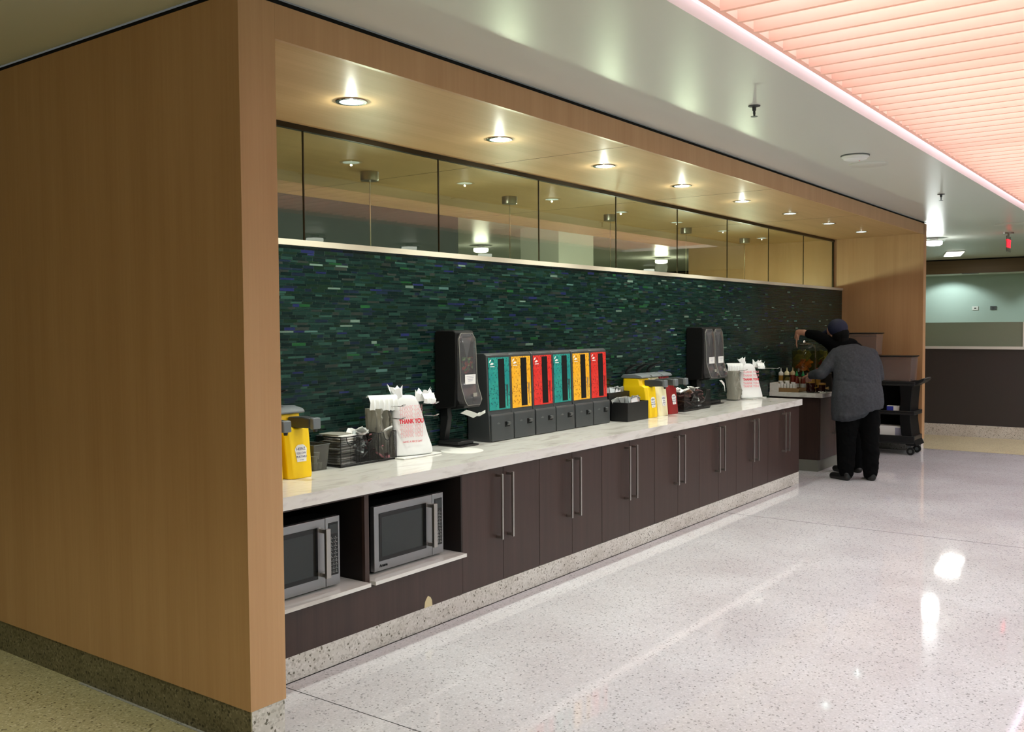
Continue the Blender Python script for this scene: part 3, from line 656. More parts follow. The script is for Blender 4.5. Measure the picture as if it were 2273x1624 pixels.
heap(5.37, 5.54, .82, .93, .02, .165, 36, (.075, .06, .012), ['brownp', 'darkp', 'brownp'], 'sauce_packet', 'dark brown packet in the left part of the basket beside the ketchup', 'packet', 'brown packets in the right-hand basket', False, 6)
heap(5.64, 5.81, .82, .93, .02, .168, 36, (.07, .055, .012), ['darkp', 'silverp', 'darkp'], 'sauce_packet', 'packet in the right part of the basket beside the ketchup', 'packet', 'mixed packets in the right-hand basket', False, 8)
heap(5.38, 5.80, .83, .93, .172, .186, 12, (.08, .05, .010), ['paper'], 'sauce_packet', 'white packet lying on top of the basket beside the ketchup', 'packet', 'white packets on the right-hand basket', False, 9)

# ------------------------------------------------------------------ bag racks and thank-you bags
def rack(x, y, w_, tall, label, hooks, board, bx=0):
    t = thing('bag_rack', label, 'bag rack', (x, y, ZT), 0, 'wire racks for plastic bags'); h = w_/2
    MB().box(-h-.03+bx, h+.03+bx, -.16, .05, .001, .009).build('base_board', board, t, .002)
    b = MB()
    for s in (-1, 1): b.tube([(s*h, .03, .009), (s*h, .04, tall)], .004, 8)
    b.tube([(-h, .04, tall), (h, .04, tall)], .004, 8); b.tube([(-h, .035, tall*.65), (h, .035, tall*.65)], .003, 8); b.tube([(-h, .032, tall*.35), (h, .032, tall*.35)], .003, 8)
    b.build('frame', 'chrome', t)
    for hx, hz, L in hooks:
        MB().tube([(hx-.011, .04, hz), (hx-.011, -L+.02, hz+.002), (hx-.008, -L, hz+.012), (hx+.008, -L, hz+.012), (hx+.011, -L+.02, hz+.002), (hx+.011, .04, hz)], .0026, 6).build('hook', 'chrome', t)
    return t
rack(1.84, .945, .27, .33, 'wire bag rack with four hooks holding the nearer thank-you bag', [(-.12, .308, .17), (-.12, .236, .17), (.15, .308, .19), (.15, .236, .19)], 'white', .05)
rack(6.98, .955, .30, .30, 'wire bag rack at the far end of the countertop', [(-.10, .30, .12), (.16, .315, .36)], 'white', .14)
def bag(x, y, s, label, seed):
    """limp t-shirt bag: flared crumpled bottom, narrow gathered top with two ears"""
    t = thing('plastic_bag', label, 'plastic bag', (x, y, ZT+.0095), 0, 'thank-you carrier bags'); 
    prof = [(0, .02, .125, .05), (.006, .022, .14, .06), (.05, .02, .135, .055), (.11, .012, .122, .043), (.18, .004, .113, .036), (.24, -.004, .104, .032), (.29, -.008, .095, .03), (.325, -.01, .082, .028), (.35, -.012, .055, .022), (.358, -.012, .03, .012)]
    R = []; n = 40
    for z, cx, hx, hy in prof:
        ring = []
        for i in range(n):
            a = 2*PI*i/n; ca, sa = math.cos(a), math.sin(a); e = .6
            px = cx+hx*math.copysign(abs(ca)**e, ca); py = hy*math.copysign(abs(sa)**e, sa)
            nn = noise.noise(Vector((px*22+seed, py*22, z*13)))
            k = .35 if sa < -.5 and .08 < z < .3 else 1.0
            ring.append((s*(px+nn*.008*k), s*(py*(1+.12*nn*k)), s*(z+(.006*nn if z > .03 else 0))))
        R.append(ring)
    b = MB().rings(R).build('film', 'bag', t); b.modifiers.new('sub', 'SUBSURF').levels = 1; b.modifiers['sub'].render_levels = 1
    def crumple(cx, cz, w_, h_, lean, sd, flare=1.0):
        """gathered ear of film: creased fan with a ragged top"""
        n2 = 18; R = []
        for j in range(6):
            u = j/5; row = []
            for i in range(n2):
                a = 2*PI*i/n2; q = noise.noise(Vector((i*.9, sd*3.1, u*1.5)))
                ww = w_*(.55+.45*flare*u)*(1+.35*q*u+(.13 if i % 2 else -.13)*(.4+u)); rag = (.008*(1 if i % 2 else -.6)+.05*q)*u*u
                row.append((s*(cx+lean*u+ww*math.cos(a)), s*(-.012+.35*ww*math.sin(a)*(1+.3*q)), s*(cz+h_*u+rag)))
            R.append(row)
        MB().rings(R).build('bag_handle', 'bag', t, ang=12)
    crumple(-.055, .33, .042, .070, -.035, 1+seed); crumple(.065, .315, .045, .055, .040, 2+seed); crumple(.098, .315, .03, .03, .045, 3+seed, 1.5)
    def pleats(x0, x1, zt, zb, n_, sd, tail):
        """row of folded handles draped over a hook"""
        for side_ in (0, 1):
            pass
        m = MB(); cols = n_*4; G = []
        for k, (yy, zz) in enumerate(((.012, zt-.012), (-.002, zt+.002), (-.022, zt-.004), (-.032, zt-.025), (-.036, (zt+zb)/2), (-.034, zb))):
            row = []
            for i in range(cols+1):
                u = i/cols; f_ = math.sin(u*n_*2*PI)*.0055*(1 if k > 1 else .3)
                row.append((s*(x0+(x1-x0)*u+.003*math.sin(k*2.1+i)), s*(yy+f_-.02), s*(zz+(.006*noise.noise(Vector((i*.6, k, sd))) if k == 5 else 0)+tail*u*(k/5))))
            G.append(row)
        fr = [[m.v(p) for p in r_] for r_ in G]; bk = [[m.v((p[0], p[1]+.004, p[2])) for p in r_] for r_ in G]
        for A_, flip in ((fr, 0), (bk, 1)):
            for r0_, r1_ in zip(A_, A_[1:]):
                for i in range(cols): m.f([r0_[i], r0_[i+1], r1_[i+1], r1_[i]])
        for i in range(cols): m.f([fr[0][i], fr[0][i+1], bk[0][i+1], bk[0][i]]); m.f([fr[-1][i], fr[-1][i+1], bk[-1][i+1], bk[-1][i]])
        for r_ in range(5):
            for c_ in (0, cols): m.f([fr[r_][c_], fr[r_+1][c_], bk[r_+1][c_], bk[r_][c_]])
        m.build('bag_handle', 'bag', t, ang=60)
    pleats(-.275, -.09, .365, .285, 6, seed, -.012); pleats(.085, .165, .36, .305, 3, seed+4, -.006)
    return t
bg = bag(1.855, .878, 1.0, 'white thank-you bag on the nearer rack behind the wire basket', 2)
bg.rotation_euler.z = -.30
for i, (z, m, b_, sz) in enumerate(((.285, 'pink_ink', 0, .034), (.260, 'pink_ink', 0, .034), (.235, 'pink_ink', 0, .034), (.204, 'red_ink', .0016, .036), (.172, 'pink_ink', 0, .034), (.147, 'pink_ink', 0, .034), (.122, 'pink_ink', 0, .034))):
    text('THANK YOU', sz, m, bg, (-.004, -.050-.0025*(i == 3)-.011*(1-z/.3), z), rot=(PI/2-.05, 0, 0), bold=b_, outline=(m == 'pink_ink'), sx=.78)
text('HAVE A NICE DAY', .016, 'red_ink', bg, (.0, -.060, .085), rot=(PI/2-.05, 0, 0))
bg2 = bag(7.02, .885, 1.0, 'white thank-you bag on the rack at the far end of the counter', 9)
bg2.rotation_euler.z = -.60
for i, (z, m) in enumerate(((.27, 'pink_ink'), (.235, 'pink_ink'), (.195, 'red_ink'), (.155, 'pink_ink'), (.125, 'pink_ink'))):
    text('THANK YOU', .032, m, bg2, (.0, -.050-.011*(1-z/.3), z), rot=(PI/2-.05, 0, 0), bold=.0016 if m == 'red_ink' else .0004)
def stack(x, y, sx, label, seed):
    R = []; n = 56
    for z in [.29*q_/16 for q_ in range(17)]:
        R.append([(sx*.5*math.copysign(abs(math.cos(a))**.5, math.cos(a))*(1+.05*noise.noise(Vector((seed, z*9, i*.2))))-.03*(z/.3), .045*math.copysign(abs(math.sin(a))**.5, math.sin(a))*(1+1.1*noise.noise(Vector((i*.75, z*7, seed)))+.35*noise.noise(Vector((i*.3, z*50, seed)))), z) for i, a in enumerate([2*PI*k/n for k in range(n)])])
    o = MB().rings(R).build('bag_stack', 'bagg', loc=(x, y, ZT+.0095)); tag(o, label, 'bag stack', 'stacks of unused bags on the racks')
stack(1.69, .935, .13, 'greyish stack of unused bags at the left of the nearer rack', 3)
stack(6.80, .945, .12, 'greyish stack of unused bags at the left of the far rack', 8)

# ------------------------------------------------------------------ tall napkin dispensers
def cover(t, cx, w_, y0, z0, z1, salad, tagz):
    """bulging clear front that curls forward at the foot"""
    P = []; n = 14
    for j in range(n+1):
        u = j/n; z = z0+(z1-z0)*u
        f = .020+.055*math.exp(-((u-.0)/.22)**2)+.012*math.sin(PI*u); hw = w_*.5*(1-.06*math.exp(-((u-1)/.08)**2)-.02*u) * (1 if 0 < j < n else .72)
        P.append((z, y0-f, hw))
    b = MB()
    for a, c in zip(P, P[1:]):
        R0 = [(cx-a[2], y0-.002, a[0]), (cx-a[2], a[1]+.01, a[0]), (cx-a[2]*.8, a[1], a[0]), (cx+a[2]*.8, a[1], a[0]), (cx+a[2], a[1]+.01, a[0]), (cx+a[2], y0-.002, a[0])]
        R1 = [(cx-c[2], y0-.002, c[0]), (cx-c[2], c[1]+.01, c[0]), (cx-c[2]*.8, c[1], c[0]), (cx+c[2]*.8, c[1], c[0]), (cx+c[2], c[1]+.01, c[0]), (cx+c[2], y0-.002, c[0])]
        A = [b.v(p) for p in R0]; B = [b.v(p) for p in R1]
        for i in range(5): b.f([A[i], A[i+1], B[i+1], B[i]])
    bmesh.ops.remove_doubles(b.bm, verts=b.bm.verts, dist=1e-5)
    cv = b.build('clear_cover', 'clear', t)
    b = MB()   # white moulding line round the cover
    b.tube([(cx-p[2], p[1]+.008, p[0]) for p in P]+[(cx+p[2], p[1]+.008, p[0]) for p in P[::-1]]+[(cx-P[0][2], P[0][1]+.008, P[0][0])], .0018, 6); b.build('cover_edge', 'bagg', cv)
    if salad: MB().box(cx-.058, cx+.05, y0-.018, y0-.016, z0+.20, z0+.305).build('picture_card', 'salad', cv)
    MB().box(cx-w_*.32, cx+w_*.30, y0-.0405, y0-.0395, tagz, tagz+.062).build('label', 'paper', cv)
    b = MB()
    for i in range(4): b.box(cx-w_*.24+.006*i, cx+w_*.22-.006*i, y0-.0412, y0-.0406, tagz+.05-i*.010, tagz+.052-i*.010)
    b.build('label_print', 'grey_ink', cv)
    MB().prism([(cx-.016, z0+.055), (cx+.016, z0+.055), (cx+.018, z0+.078), (cx-.018, z0+.078)], 'y', y0-.079, y0-.074).build('emblem', 'bagg', cv)
    MB().prism([(cx-w_*.27, z1-.03), (cx+w_*.27, z1-.03), (cx, z1-.17)], 'y', y0-.012, y0-.008).build('funnel_mark', 'charl', cv)
def napkin_dispenser(x, y, width, n, label, bodyx0=None):
    t = thing('napkin_dispenser', label, 'napkin dispenser', (x, y, ZT), 0, 'tall black napkin dispensers'); h = width/2
    b = MB(); b.prism([(-h, .0), (h, .0), (h, .20), (-h, .20)], 'z', .001, .010); b.box(-h+.008, h-.02, .03, .2, .010, .035).build('foot_plate', 'black', t, .006)
    MB().prism([(.17, .03), (.215, .03), (.205, .26), (.15, .26), (.14, .18)], 'x', -h*.55, -h*.1).build('post', 'black', t, .005)
    b = MB(); b.prism([(.05, .255), (.215, .235), (.215, .735), (.19, .745), (.055, .745), (.035, .73), (.035, .45), (.045, .30)], 'x', -h, h); b.build('housing', 'blackm', t, .008)
    MB().prism([(-.01, .250), (.10, .235), (.10, .262), (-.015, .268)], 'x', -h*.8, h*.95).build('chute', 'black', t, .004)
    for k in range(n):
        cw = width/n; cx = -h+cw*(k+.5)
        cover(t, cx, cw-.014, .034, .268, .725, n == 1, .40 if n == 1 else .40)
    return t
napkin_dispenser(2.425, .86, .185, 1, 'tall black napkin dispenser with one clear front, left of the colourful dispensers')
napkin_dispenser(6.185, .865, .41, 2, 'tall black napkin dispenser with two clear fronts, right of the condiments')
def napkin(x, y, z, sx, sz, label, dr):
    b = MB(); P = [(-.5, 0, .0), (-.22, -.35, -.35), (0, -.6, -.7), (.12, -.35, -.45), (.3, -.75, -.55), (.5, -.3, -.25)]
    R = [[(p[0]*sx, p[1]*.06+q[0], p[2]*sz+q[1]) for q in ((0, .012), (.05, -.012), (.05, -.0108), (0, .0132))] for p in P]
    o = b.rings(R).build('napkin', 'paper', loc=(x, y, z), ang=15); tag(o, label, 'napkin', 'napkins hanging from the dispensers')
napkin(2.45, .84, ZT+.228, .17, .05, 'folded white napkin sticking out under the single clear front', 0)
b = MB(); b.rings([[(-.03, 0, 0), (.05, .01, .0), (.05, .011, .001), (-.03, .001, .001)], [(-.02, -.02, -.02), (.055, -.015, -.03), (.056, -.014, -.03), (-.02, -.019, -.02)], [(.03, -.025, -.06), (.058, -.02, -.075), (.059, -.019, -.075), (.03, -.024, -.06)], [(.056, -.02, -.11), (.06, -.02, -.115), (.061, -.019, -.115), (.056, -.019, -.11)]])
tag(b.build('napkin', 'paper', loc=(6.27, .855, ZT+.232), ang=15), 'white napkin hanging down from the double dispenser', 'napkin', 'napkins hanging from the dispensers')

# ------------------------------------------------------------------ six cutlery dispensers
def cutlery(k, col, word):
    Wd = .2583; x = 2.652+Wd*k; names = ['first', 'second', 'third', 'fourth', 'fifth', 'sixth']
    t = thing('cutlery_dispenser', '%s %s cutlery dispenser from the left in the row of six' % (names[k], word), 'cutlery dispenser', (x, .875, ZT), 0, 'colourful cutlery dispensers')
    w0, w1 = .002, Wd-.002; pairgap = .006 if k % 2 == 1 else 0; w1 -= pairgap
    MB().prism([(.0, .002), (.19, .002), (.19, .57), (.17, .585), (.05, .590), (.028, .575), (.016, .20), (.008, .17)], 'x', w0, w1).build('housing', 'char', t, .005)
    MB().prism([(-.012, .004), (.002, .004), (.010, .17), (-.002, .185), (-.010, .172)], 'x', w0+.004, w1-.004).build('lower_front', 'char', t, .004)
    # printed panel, leaning back slightly
    a = math.atan2(.0125, .36)
    pn = thing('x', '', '', (0, 0, 0)); bpy.data.objects.remove(pn)
    p = MB(); x0, x1, zz0, zz1 = .016, w1-.012, 0, .352; sx0, sx1 = x0+.105, x0+.172
    n = 10
    slot = lambda r0: [(sx1-.01+.01*math.cos(q), .335-.01+.01*math.sin(q)) for q in [PI/2*i/4 for i in range(5)]]
    p.box(x0, sx0, -.003, 0, zz0, zz1).box(sx1, x1, -.003, 0, zz0, zz1).box(sx0, sx1, -.003, 0, .340, zz1).box(sx0, sx1, -.003, 0, zz0, .012)
    P = p.build('printed_panel', 'p_'+col, t, loc=(0, .0155, .208)); P.rotation_euler.x = -a*.9
    MB().box(sx0-.001, sx1+.001, -.0045, -.0005, .010, .342).box(sx0+.006, sx1-.006, -.0048, -.0046, .02, .33).build('slot', 'blackm', P, .001)
    q = MB(); 
    q.prism([(x0+.006, .318), (x0+.020, .322), (x0+.032, .338), (x0+.018, .336)], 'y', -.0038, -.0031)
    q.build('emblem', 'paper', P)
    q = MB(); q.prism([(x0+.018, .302), (x0+.050, .305), (x0+.056, .312), (x0+.040, .318), (x0+.022, .312)], 'y', -.0038, -.0031); q.box(x0+.018, x0+.066, -.0037, -.0031, .289, .294); q.build('emblem_script', 'paper', P)
    # small fork drawing down the right strip
    q = MB(); fx = (sx1+x1)/2; q.box(fx-.004, fx+.004, -.0036, -.0031, .02, .10); q.prism([(fx-.004, .10), (fx+.004, .10), (fx+.009, .13), (fx+.009, .165), (fx-.009, .165), (fx-.009, .13)], 'y', -.0036, -.0031); q.build('cutlery_print', {'teal': 'slate_wall', 'yellow': 'card', 'red': 'ketchup'}[col], P)
    # opening with lip
    MB().box(.150, .205, -.0135, -.004, .092, .128).build('opening', 'blackm', t, .002)
    MB().prism([(-.014, .128), (-.030, .122), (-.026, .108), (-.014, .100)], 'x', .166, .2).build('push_lever', 'char', t, .002)
    q = MB(); q.prism([(.06, .118), (.08, .128), (.10, .120), (.085, .114)], 'y', -.0118, -.0100); e = q.build('embossed_mark', 'charl', t)
    return t
for k, (c, wd) in enumerate((('teal', 'teal'), ('yellow', 'yellow'), ('red', 'red'), ('teal', 'teal'), ('yellow', 'yellow'), ('red', 'red'))): cutlery(k, c, wd)

# ------------------------------------------------------------------ black utensil boxes
def ubox(x0, x1, y0, y1, h, label):
    t = thing('utensil_box', label, 'box', ((x0+x1)/2, (y0+y1)/2, ZT), 0, 'black boxes for small packets')
    hollow(MB(), (x1-x0)/2, (x1-x0)/2, (y1-y0)/2, (y1-y0)/2, h, .006).build('body', 'black', t, .0015)
    MB().box(-(x1-x0)/2+.007, (x1-x0)/2-.007, -(y1-y0)/2+.007, (y1-y0)/2-.007, h-.035, h-.03).build('insert', 'blackm', t)
ubox(4.30, 4.64, .765, .92, .152, 'low black box of clear wrapped packets in front of its taller twin')
ubox(4.29, 4.63, .935, 1.06, .225, 'tall black box of packets behind the low black box')
def sachets(x0, x1, y0, y1, z, label, group, seed, n):
    r = random.Random(seed); p = None
    for i in range(n):
        if p is None:
            p = thing('wrapped_packet', label, 'packet', rz=0, group=group)
            MB().box(-.03, .03, -.005, .005, 0, .07).build('wrapper', 'silverp', p, .003); MB().tube([(-.03, -.006, 0), (-.03, -.006, .07), (.03, -.006, .07), (.03, -.006, 0)], .002, 6).build('seam', 'chrome', p)
            o = p
        else: o = copy_tree(p)
        o.location = (x0+(x1-x0)*(i+.5)/n, r.uniform(y0, y1), ZT+z); o.rotation_euler = (r.uniform(-.4, .4), r.uniform(-.5, .3), r.uniform(-.9, -.2))
sachets(4.33, 4.62, .79, .89, .122, 'clear wrapped packet standing in the low black box', 'packets in the low black box', 2, 11)
sachets(4.32, 4.61, .96, 1.03, .192, 'clear wrapped packet standing in the tall black box', 'packets in the tall black box', 3, 10)

# ------------------------------------------------------------------ second, recessed counter at the far end
t = thing('counter_cabinet', 'short dark cabinet with white top standing beyond the long counter', 'cabinet', (8.1, .473, 0))
MB().box(.06, 1.45, .06, .60, .125, .824-.0).build('carcass', 'wenge', t)
MB().box(.05, 1.46, .063, .60, 0, .1245).build('plinth', 'plinth_grey', t)
for x0, x1, s in ((.062, .54, 1), (.543, 1.0, -1), (1.003, 1.448, 1)):
    d = MB().box(x0, x1, .04, .0595, .128, .815).build('door', 'wenge', t, .0015); hx = x1-.05 if s > 0 else x0+.05
    MB().box(hx-.006, hx+.006, 0, .012, .38, .74).box(hx-.005, hx+.005, .012, .0395, .385, .40).box(hx-.005, hx+.005, .012, .0395, .72, .735).build('handle', 'steel', d, .001)
MB().box(0, 1.5, 0, .605, .825, .873).build('worktop', 'quartz', t, .002)
MB().box(0, .02, .50, .60, .8735, .975).box(.0205, 1.5, .585, .605, .8735, .975).build('backsplash', 'quartz', t, .002)
ZB = .8735
# cardboard tray
t = thing('cardboard_tray', 'brown cardboard tray on the far counter holding bottles and cups', 'tray', (8.29, .91, ZB))
hollow(MB(), .13, .145, .145, .165, .045, .004).build('body', ['card'], t)
MB().box(-.125, .125, -.14, .14, .0045, .0055).build('liner', 'cardl', t)
MB().prism([(-.16, .0), (.16, .0), (.16, .05), (.10, .15), (-.10, .16), (-.16, .05)], 'x', .147, .150).build('flap', 'cardl', t)
def squeeze(x, y, m, capm, label, h=.19, ban=True):
    t = thing('squeeze_bottle', label, 'bottle', (x, y, ZB+.006), 0, 'squeeze bottles in the cardboard tray')
    MB().lathe([(.024, 0), (.027, .01), (.027, h-.03), (.022, h-.012), (.018, h)], n=20).build('body', m, t)
    MB().lathe([(.027, h-.03), (.028, h-.02), (.028, h-.005), (.022, h+.008), (.008, h+.018), (.004, h+.05), (.002, h+.056)], n=20).build('cap', capm, t)
    if ban: MB().lathe([(.0275, h*.45), (.0275, h*.55)], n=20, cap=False).build('label_band', 'paper', t)
squeeze(8.35, 1.035, 'amber', 'paper', 'leftmost squeeze bottle with white cap and nozzle in the tray', .20)
squeeze(8.35, .965, 'fruitwater', 'cream', 'middle squeeze bottle with cream cap in the tray', .205)
squeeze(8.40, .915, 'sauce', 'cardl', 'squeeze bottle with beige cap and red neck in the tray', .205, False)
for i, (y, lab) in enumerate(((.862, 'left of two chili sauce bottles with green caps in the tray'), (.79, 'right of two chili sauce bottles with green caps in the tray'))):
    t = thing('sauce_bottle', lab, 'bottle', (8.40, y+.005, ZB+.006), 0, 'green-capped chili sauce bottles')
    MB().lathe([(.026, 0), (.029, .01), (.029, .10), (.022, .135), (.015, .15), (.014, .165)], n=20).build('body', 'sauce', t)
    MB().lathe([(.016, .165), (.017, .168), (.017, .182), (.008, .195), (.005, .22), (.002, .224)], n=20).build('cap', 'green_cap', t)
    MB().lathe([(.0295, .035), (.0295, .08)], n=20, cap=False).build('label', 'silverp', t)
# stacks of small white cups
c0 = None
for i, y in enumerate((.99, .96, .925, .89, .855, .822)):
    for j, x in enumerate((8.185, 8.225)):
        for k in range(5 if (i+j) % 2 else 4):
            if c0 is None:
                c0 = MB().lathe([(.012, 0), (.015, .026), (.0165, .026), (.016, .03), (.0145, .028), (.011, .002)], n=14).build('portion_cup', 'paper'); tag(c0, 'tiny white portion cup in the stacks at the front of the cardboard tray', 'cup', 'white portion cups in the cardboard tray'); c = c0
            else: c = c0.copy(); C.objects.link(c)
            c.location = (x, y, ZB+.0058+.0185*k)
def jug(x, y, r, h, fill, topm, label):
    t = thing('sauce_jug', label, 'jug', (x, y, ZB+.0005), 0, 'dark sauce jugs on the far counter')
    MB().lathe([(r*.95, 0), (r, .01), (r, fill), (r*.99, fill+.001)], n=28).build('filled_body', 'syrup', t)
    MB().lathe([(r, fill+.0015), (r, fill+.02), (r*.86, h-.04), (r*.84, h-.01)], n=28).build('neck', topm, t)
    MB().lathe([(r*.88, h-.01), (r*.88, h), (r*.5, h+.006)], n=28).build('lid', 'card', t)
    MB().tube([(0, -r+.004, h-.05), (0, -r-.035, h-.06), (0, -r-.035, .06), (0, -r+.004, .05)], .007, 8).build('handle', topm, t)
jug(8.22, .645, .048, .215, .105, 'amber', 'brown jug half full of dark sauce beside the cardboard tray')
jug(8.27, .545, .052, .10, .085, 'amber', 'low dark red jar at the right corner of the far counter')
t = thing('squeeze_bottle', 'bottle with a bright red cap beside the grey sleeve', 'bottle', (8.33, .60, ZB), 0); MB().lathe([(.026, .0005), (.028, .01), (.028, .16), (.018, .19)], n=18).build('body', 'amber', t); MB().lathe([(.03, .19), (.031, .24), (.022, .262), (.006, .27)], n=18).build('cap', 'red_cap', t)
c0 = None
for i in range(10):
    o = (MB().box(-.012, .012, -.009, .009, 0, .008).build('creamer_packet', 'paper') if c0 is None else c0.copy())
    if c0 is None: c0 = tag(o, 'small white packet in the pile at the right end of the far counter', 'packet', 'small white packets at the end of the far counter')
    else: C.objects.link(o)
    r = random.Random(i); o.location = (8.18+.03*(i % 3)+r.uniform(-.004, .004), .495+.022*((i//3) % 3), ZB+.001+.009*(i//5)); o.rotation_euler.z = r.uniform(-.5, .5)
# fruit water dispensers on dark stands
def drinkjar(x, y, R_, label, fruit, slabel):
    s_ = tag(MB().box(-.15, .15, -R_-.005, R_+.005, .0005, .205).build('stand', 'niche', None, .004, loc=(x, y, ZB)), slabel, 'stand', 'dark stands under the drink dispensers')
    t = thing('drink_dispenser', label, 'drink dispenser', (x, y, ZB+.206), 0, 'glass drink dispensers with domed lids')
    MB().lathe([(R_*.8, 0), (R_*.97, .02), (R_, .06), (R_, .27), (R_*.93, .305), (R_*.8, .32)], n=36, cap=False).build('glass_jar', 'jar', t)
    MB().lathe([(R_*.78, .004), (R_*.94, .022), (R_*.965, .06), (R_*.965, .25)], n=32).build('drink', 'fruitwater', t)
    MB().lathe([(R_*.84, .321), (R_*.86, .326), (R_*.5, .342), (R_*.14, .348), (R_*.10, .36), (R_*.14, .372), (.004, .376)], n=32).build('lid', 'chrome', t)
    MB().cyl((-R_-.035, 0, .03), (-R_*.96, 0, .03), .01, n=12).cyl((-R_-.03, 0, .01), (-R_-.03, 0, .05), .008, n=12).build('tap', 'steel', t)
    r = random.Random(int(x*10+y*100)); p = {}
    for i in range(44):
        m = fruit[0] if i < 24 else fruit[1]
        zz = .01+.12*(i/24) if i < 24 else .13+.10*((i-24)/20); a = r.uniform(0, 6.28); q = R_*.66*math.sqrt(r.random())
        if m not in p:
            o = MB().lathe([(.030, -.004), (.033, 0), (.030, .004)], n=16).build('fruit_slice', m); tag(o, {'lemon': 'orange slice low in the drink dispenser', 'herb': 'pale green slice near the top of the drink dispenser', 'red_cap': 'red berry piece in the right drink dispenser'}[m]+(' nearest the tiled wall' if y > .7 else ' beside the person'), 'fruit slice', 'fruit in the %s drink dispenser' % ('left' if y > .7 else 'right')); p[m] = o
        else: o = p[m].copy(); C.objects.link(o)
        o.location = (x+q*math.cos(a), y+q*math.sin(a), ZB+.206+zz+.012); o.rotation_euler = (r.uniform(.3, 1.2), r.uniform(-.6, .6), a)
drinkjar(8.62, .865, .135, 'larger glass dispenser with orange and green fruit slices', ('lemon', 'herb'), 'dark stand under the left glass drink dispenser')
drinkjar(8.62, .605, .112, 'smaller glass dispenser beside the person, partly hidden by the sleeve', ('red_cap', 'herb'), 'dark stand under the right glass drink dispenser')

# ------------------------------------------------------------------ two people at the far counter
def fuse(b, name, m, parent, vox, smooth=6, fac=.5, wr=0, seed=0, wsc=(14, 14, 7)):
    o = b.build(name, m, parent)
    r = o.modifiers.new('r', 'REMESH'); r.mode = 'VOXEL'; r.voxel_size = vox; r.use_smooth_shade = True
    if smooth: s_ = o.modifiers.new('s', 'SMOOTH'); s_.iterations = smooth; s_.factor = fac
    bake(o)
    if wr:
        for v_ in o.data.vertices:
            n = noise.noise(Vector((v_.co.x*wsc[0]+seed, v_.co.y*wsc[1], v_.co.z*wsc[2]))); n2 = noise.noise(Vector((v_.co.x*wsc[0]*2.3, v_.co.y*wsc[1]*2.3+seed, (v_.co.z+v_.co.x*.6)*wsc[2]*3.2)))
            v_.co += v_.normal*(wr*n+wr*.6*n2)
    return o
def chain(b, pts, n=16):
    for (p, r), (q, s_) in zip(pts, pts[1:]): b.cap(p, q, r, s_, n)
    return b
PX, PY, PR = 7.83, .03, YAW-PI/2
def hand(b, wr_, dr, up, side, curl=.5, s=1.0):
    """palm, four unequal bent fingers and a side thumb; dr = pointing direction, up = back-of-hand normal, side = thumb side"""
    wr_ = Vector(wr_); dr = Vector(dr).normalized(); up = Vector(up); up = (up-dr*up.dot(dr)).normalized(); sd = dr.cross(up)*side
    for t_ in (-.024, -.008, .008, .024): b.cap(wr_+dr*.01+sd*t_*.7, wr_+dr*.085*s+sd*t_*1.15, .014, .0105, 10)
    for t_, L in ((.029, .070), (.010, .080), (-.010, .074), (-.028, .058)):
        p = wr_+dr*.088*s+sd*t_; d = dr.copy()
        for k, f_ in enumerate((.45, .31, .24)):
            d = (d-up*curl*(.5+.25*k)).normalized(); q = p+d*L*s*f_; b.cap(p, q, .0088-.0008*k, .0082-.0008*k, 8); p = q
    p = wr_+dr*.025+sd*.030; d = (dr*.6+sd*.8-up*.2).normalized()
    for f_, r_ in ((.034, .0115), (.028, .010)):
        q = p+d*f_*s; b.cap(p, q, r_, r_-.0015, 8); p = q; d = (d+dr*.6-up*.3).normalized()
def head(b, c, f, s=1.0):
    """c centre, f facing direction (unit); skull, jaw, nose, ears, lips, brow"""
    c = Vector(c); f = Vector(f).normalized(); up = Vector((0, 0, 1)); up = (up-f*up.dot(f)).normalized(); r_ = f.cross(up)
    P = lambda a, l, u: c+f*a*s+r_*l*s+up*u*s
    b.ell(P(-.012, 0, .03), .088*s).ell(P(.022, 0, .028), .076*s).ell(P(.028, 0, -.045), .058*s).ell(P(.048, 0, -.082), .03*s).ell(P(.062, 0, .022), .042*s)
    b.cap(P(.088, 0, .02), P(.108, 0, -.018), .008*s, .012*s, 8); b.ell(P(.088, .011, -.022), .009*s).ell(P(.088, -.011, -.022), .009*s)
    b.cap(P(.088, -.016, -.048), P(.088, .016, -.048), .007*s, .007*s, 8); b.cap(P(.084, -.014, -.06), P(.084, .014, -.06), .007*s, .007*s, 8)
    for q in (-1, 1): b.ell(P(.078, q*.030, .018), .0125*s); b.cap(P(.082, q*.014, .038), P(.074, q*.046, .040), .008*s, .007*s, 8); b.cap(P(-.008, q*.084, .022), P(-.002, q*.080, -.022), .014*s, .010*s, 10); b.ell(P(.055, q*.042, -.018), .026*s)
    return P
A = thing('person', 'person in grey cardigan and black trousers seen from behind, bending over the far counter', 'person', (PX, PY, 0), PR)
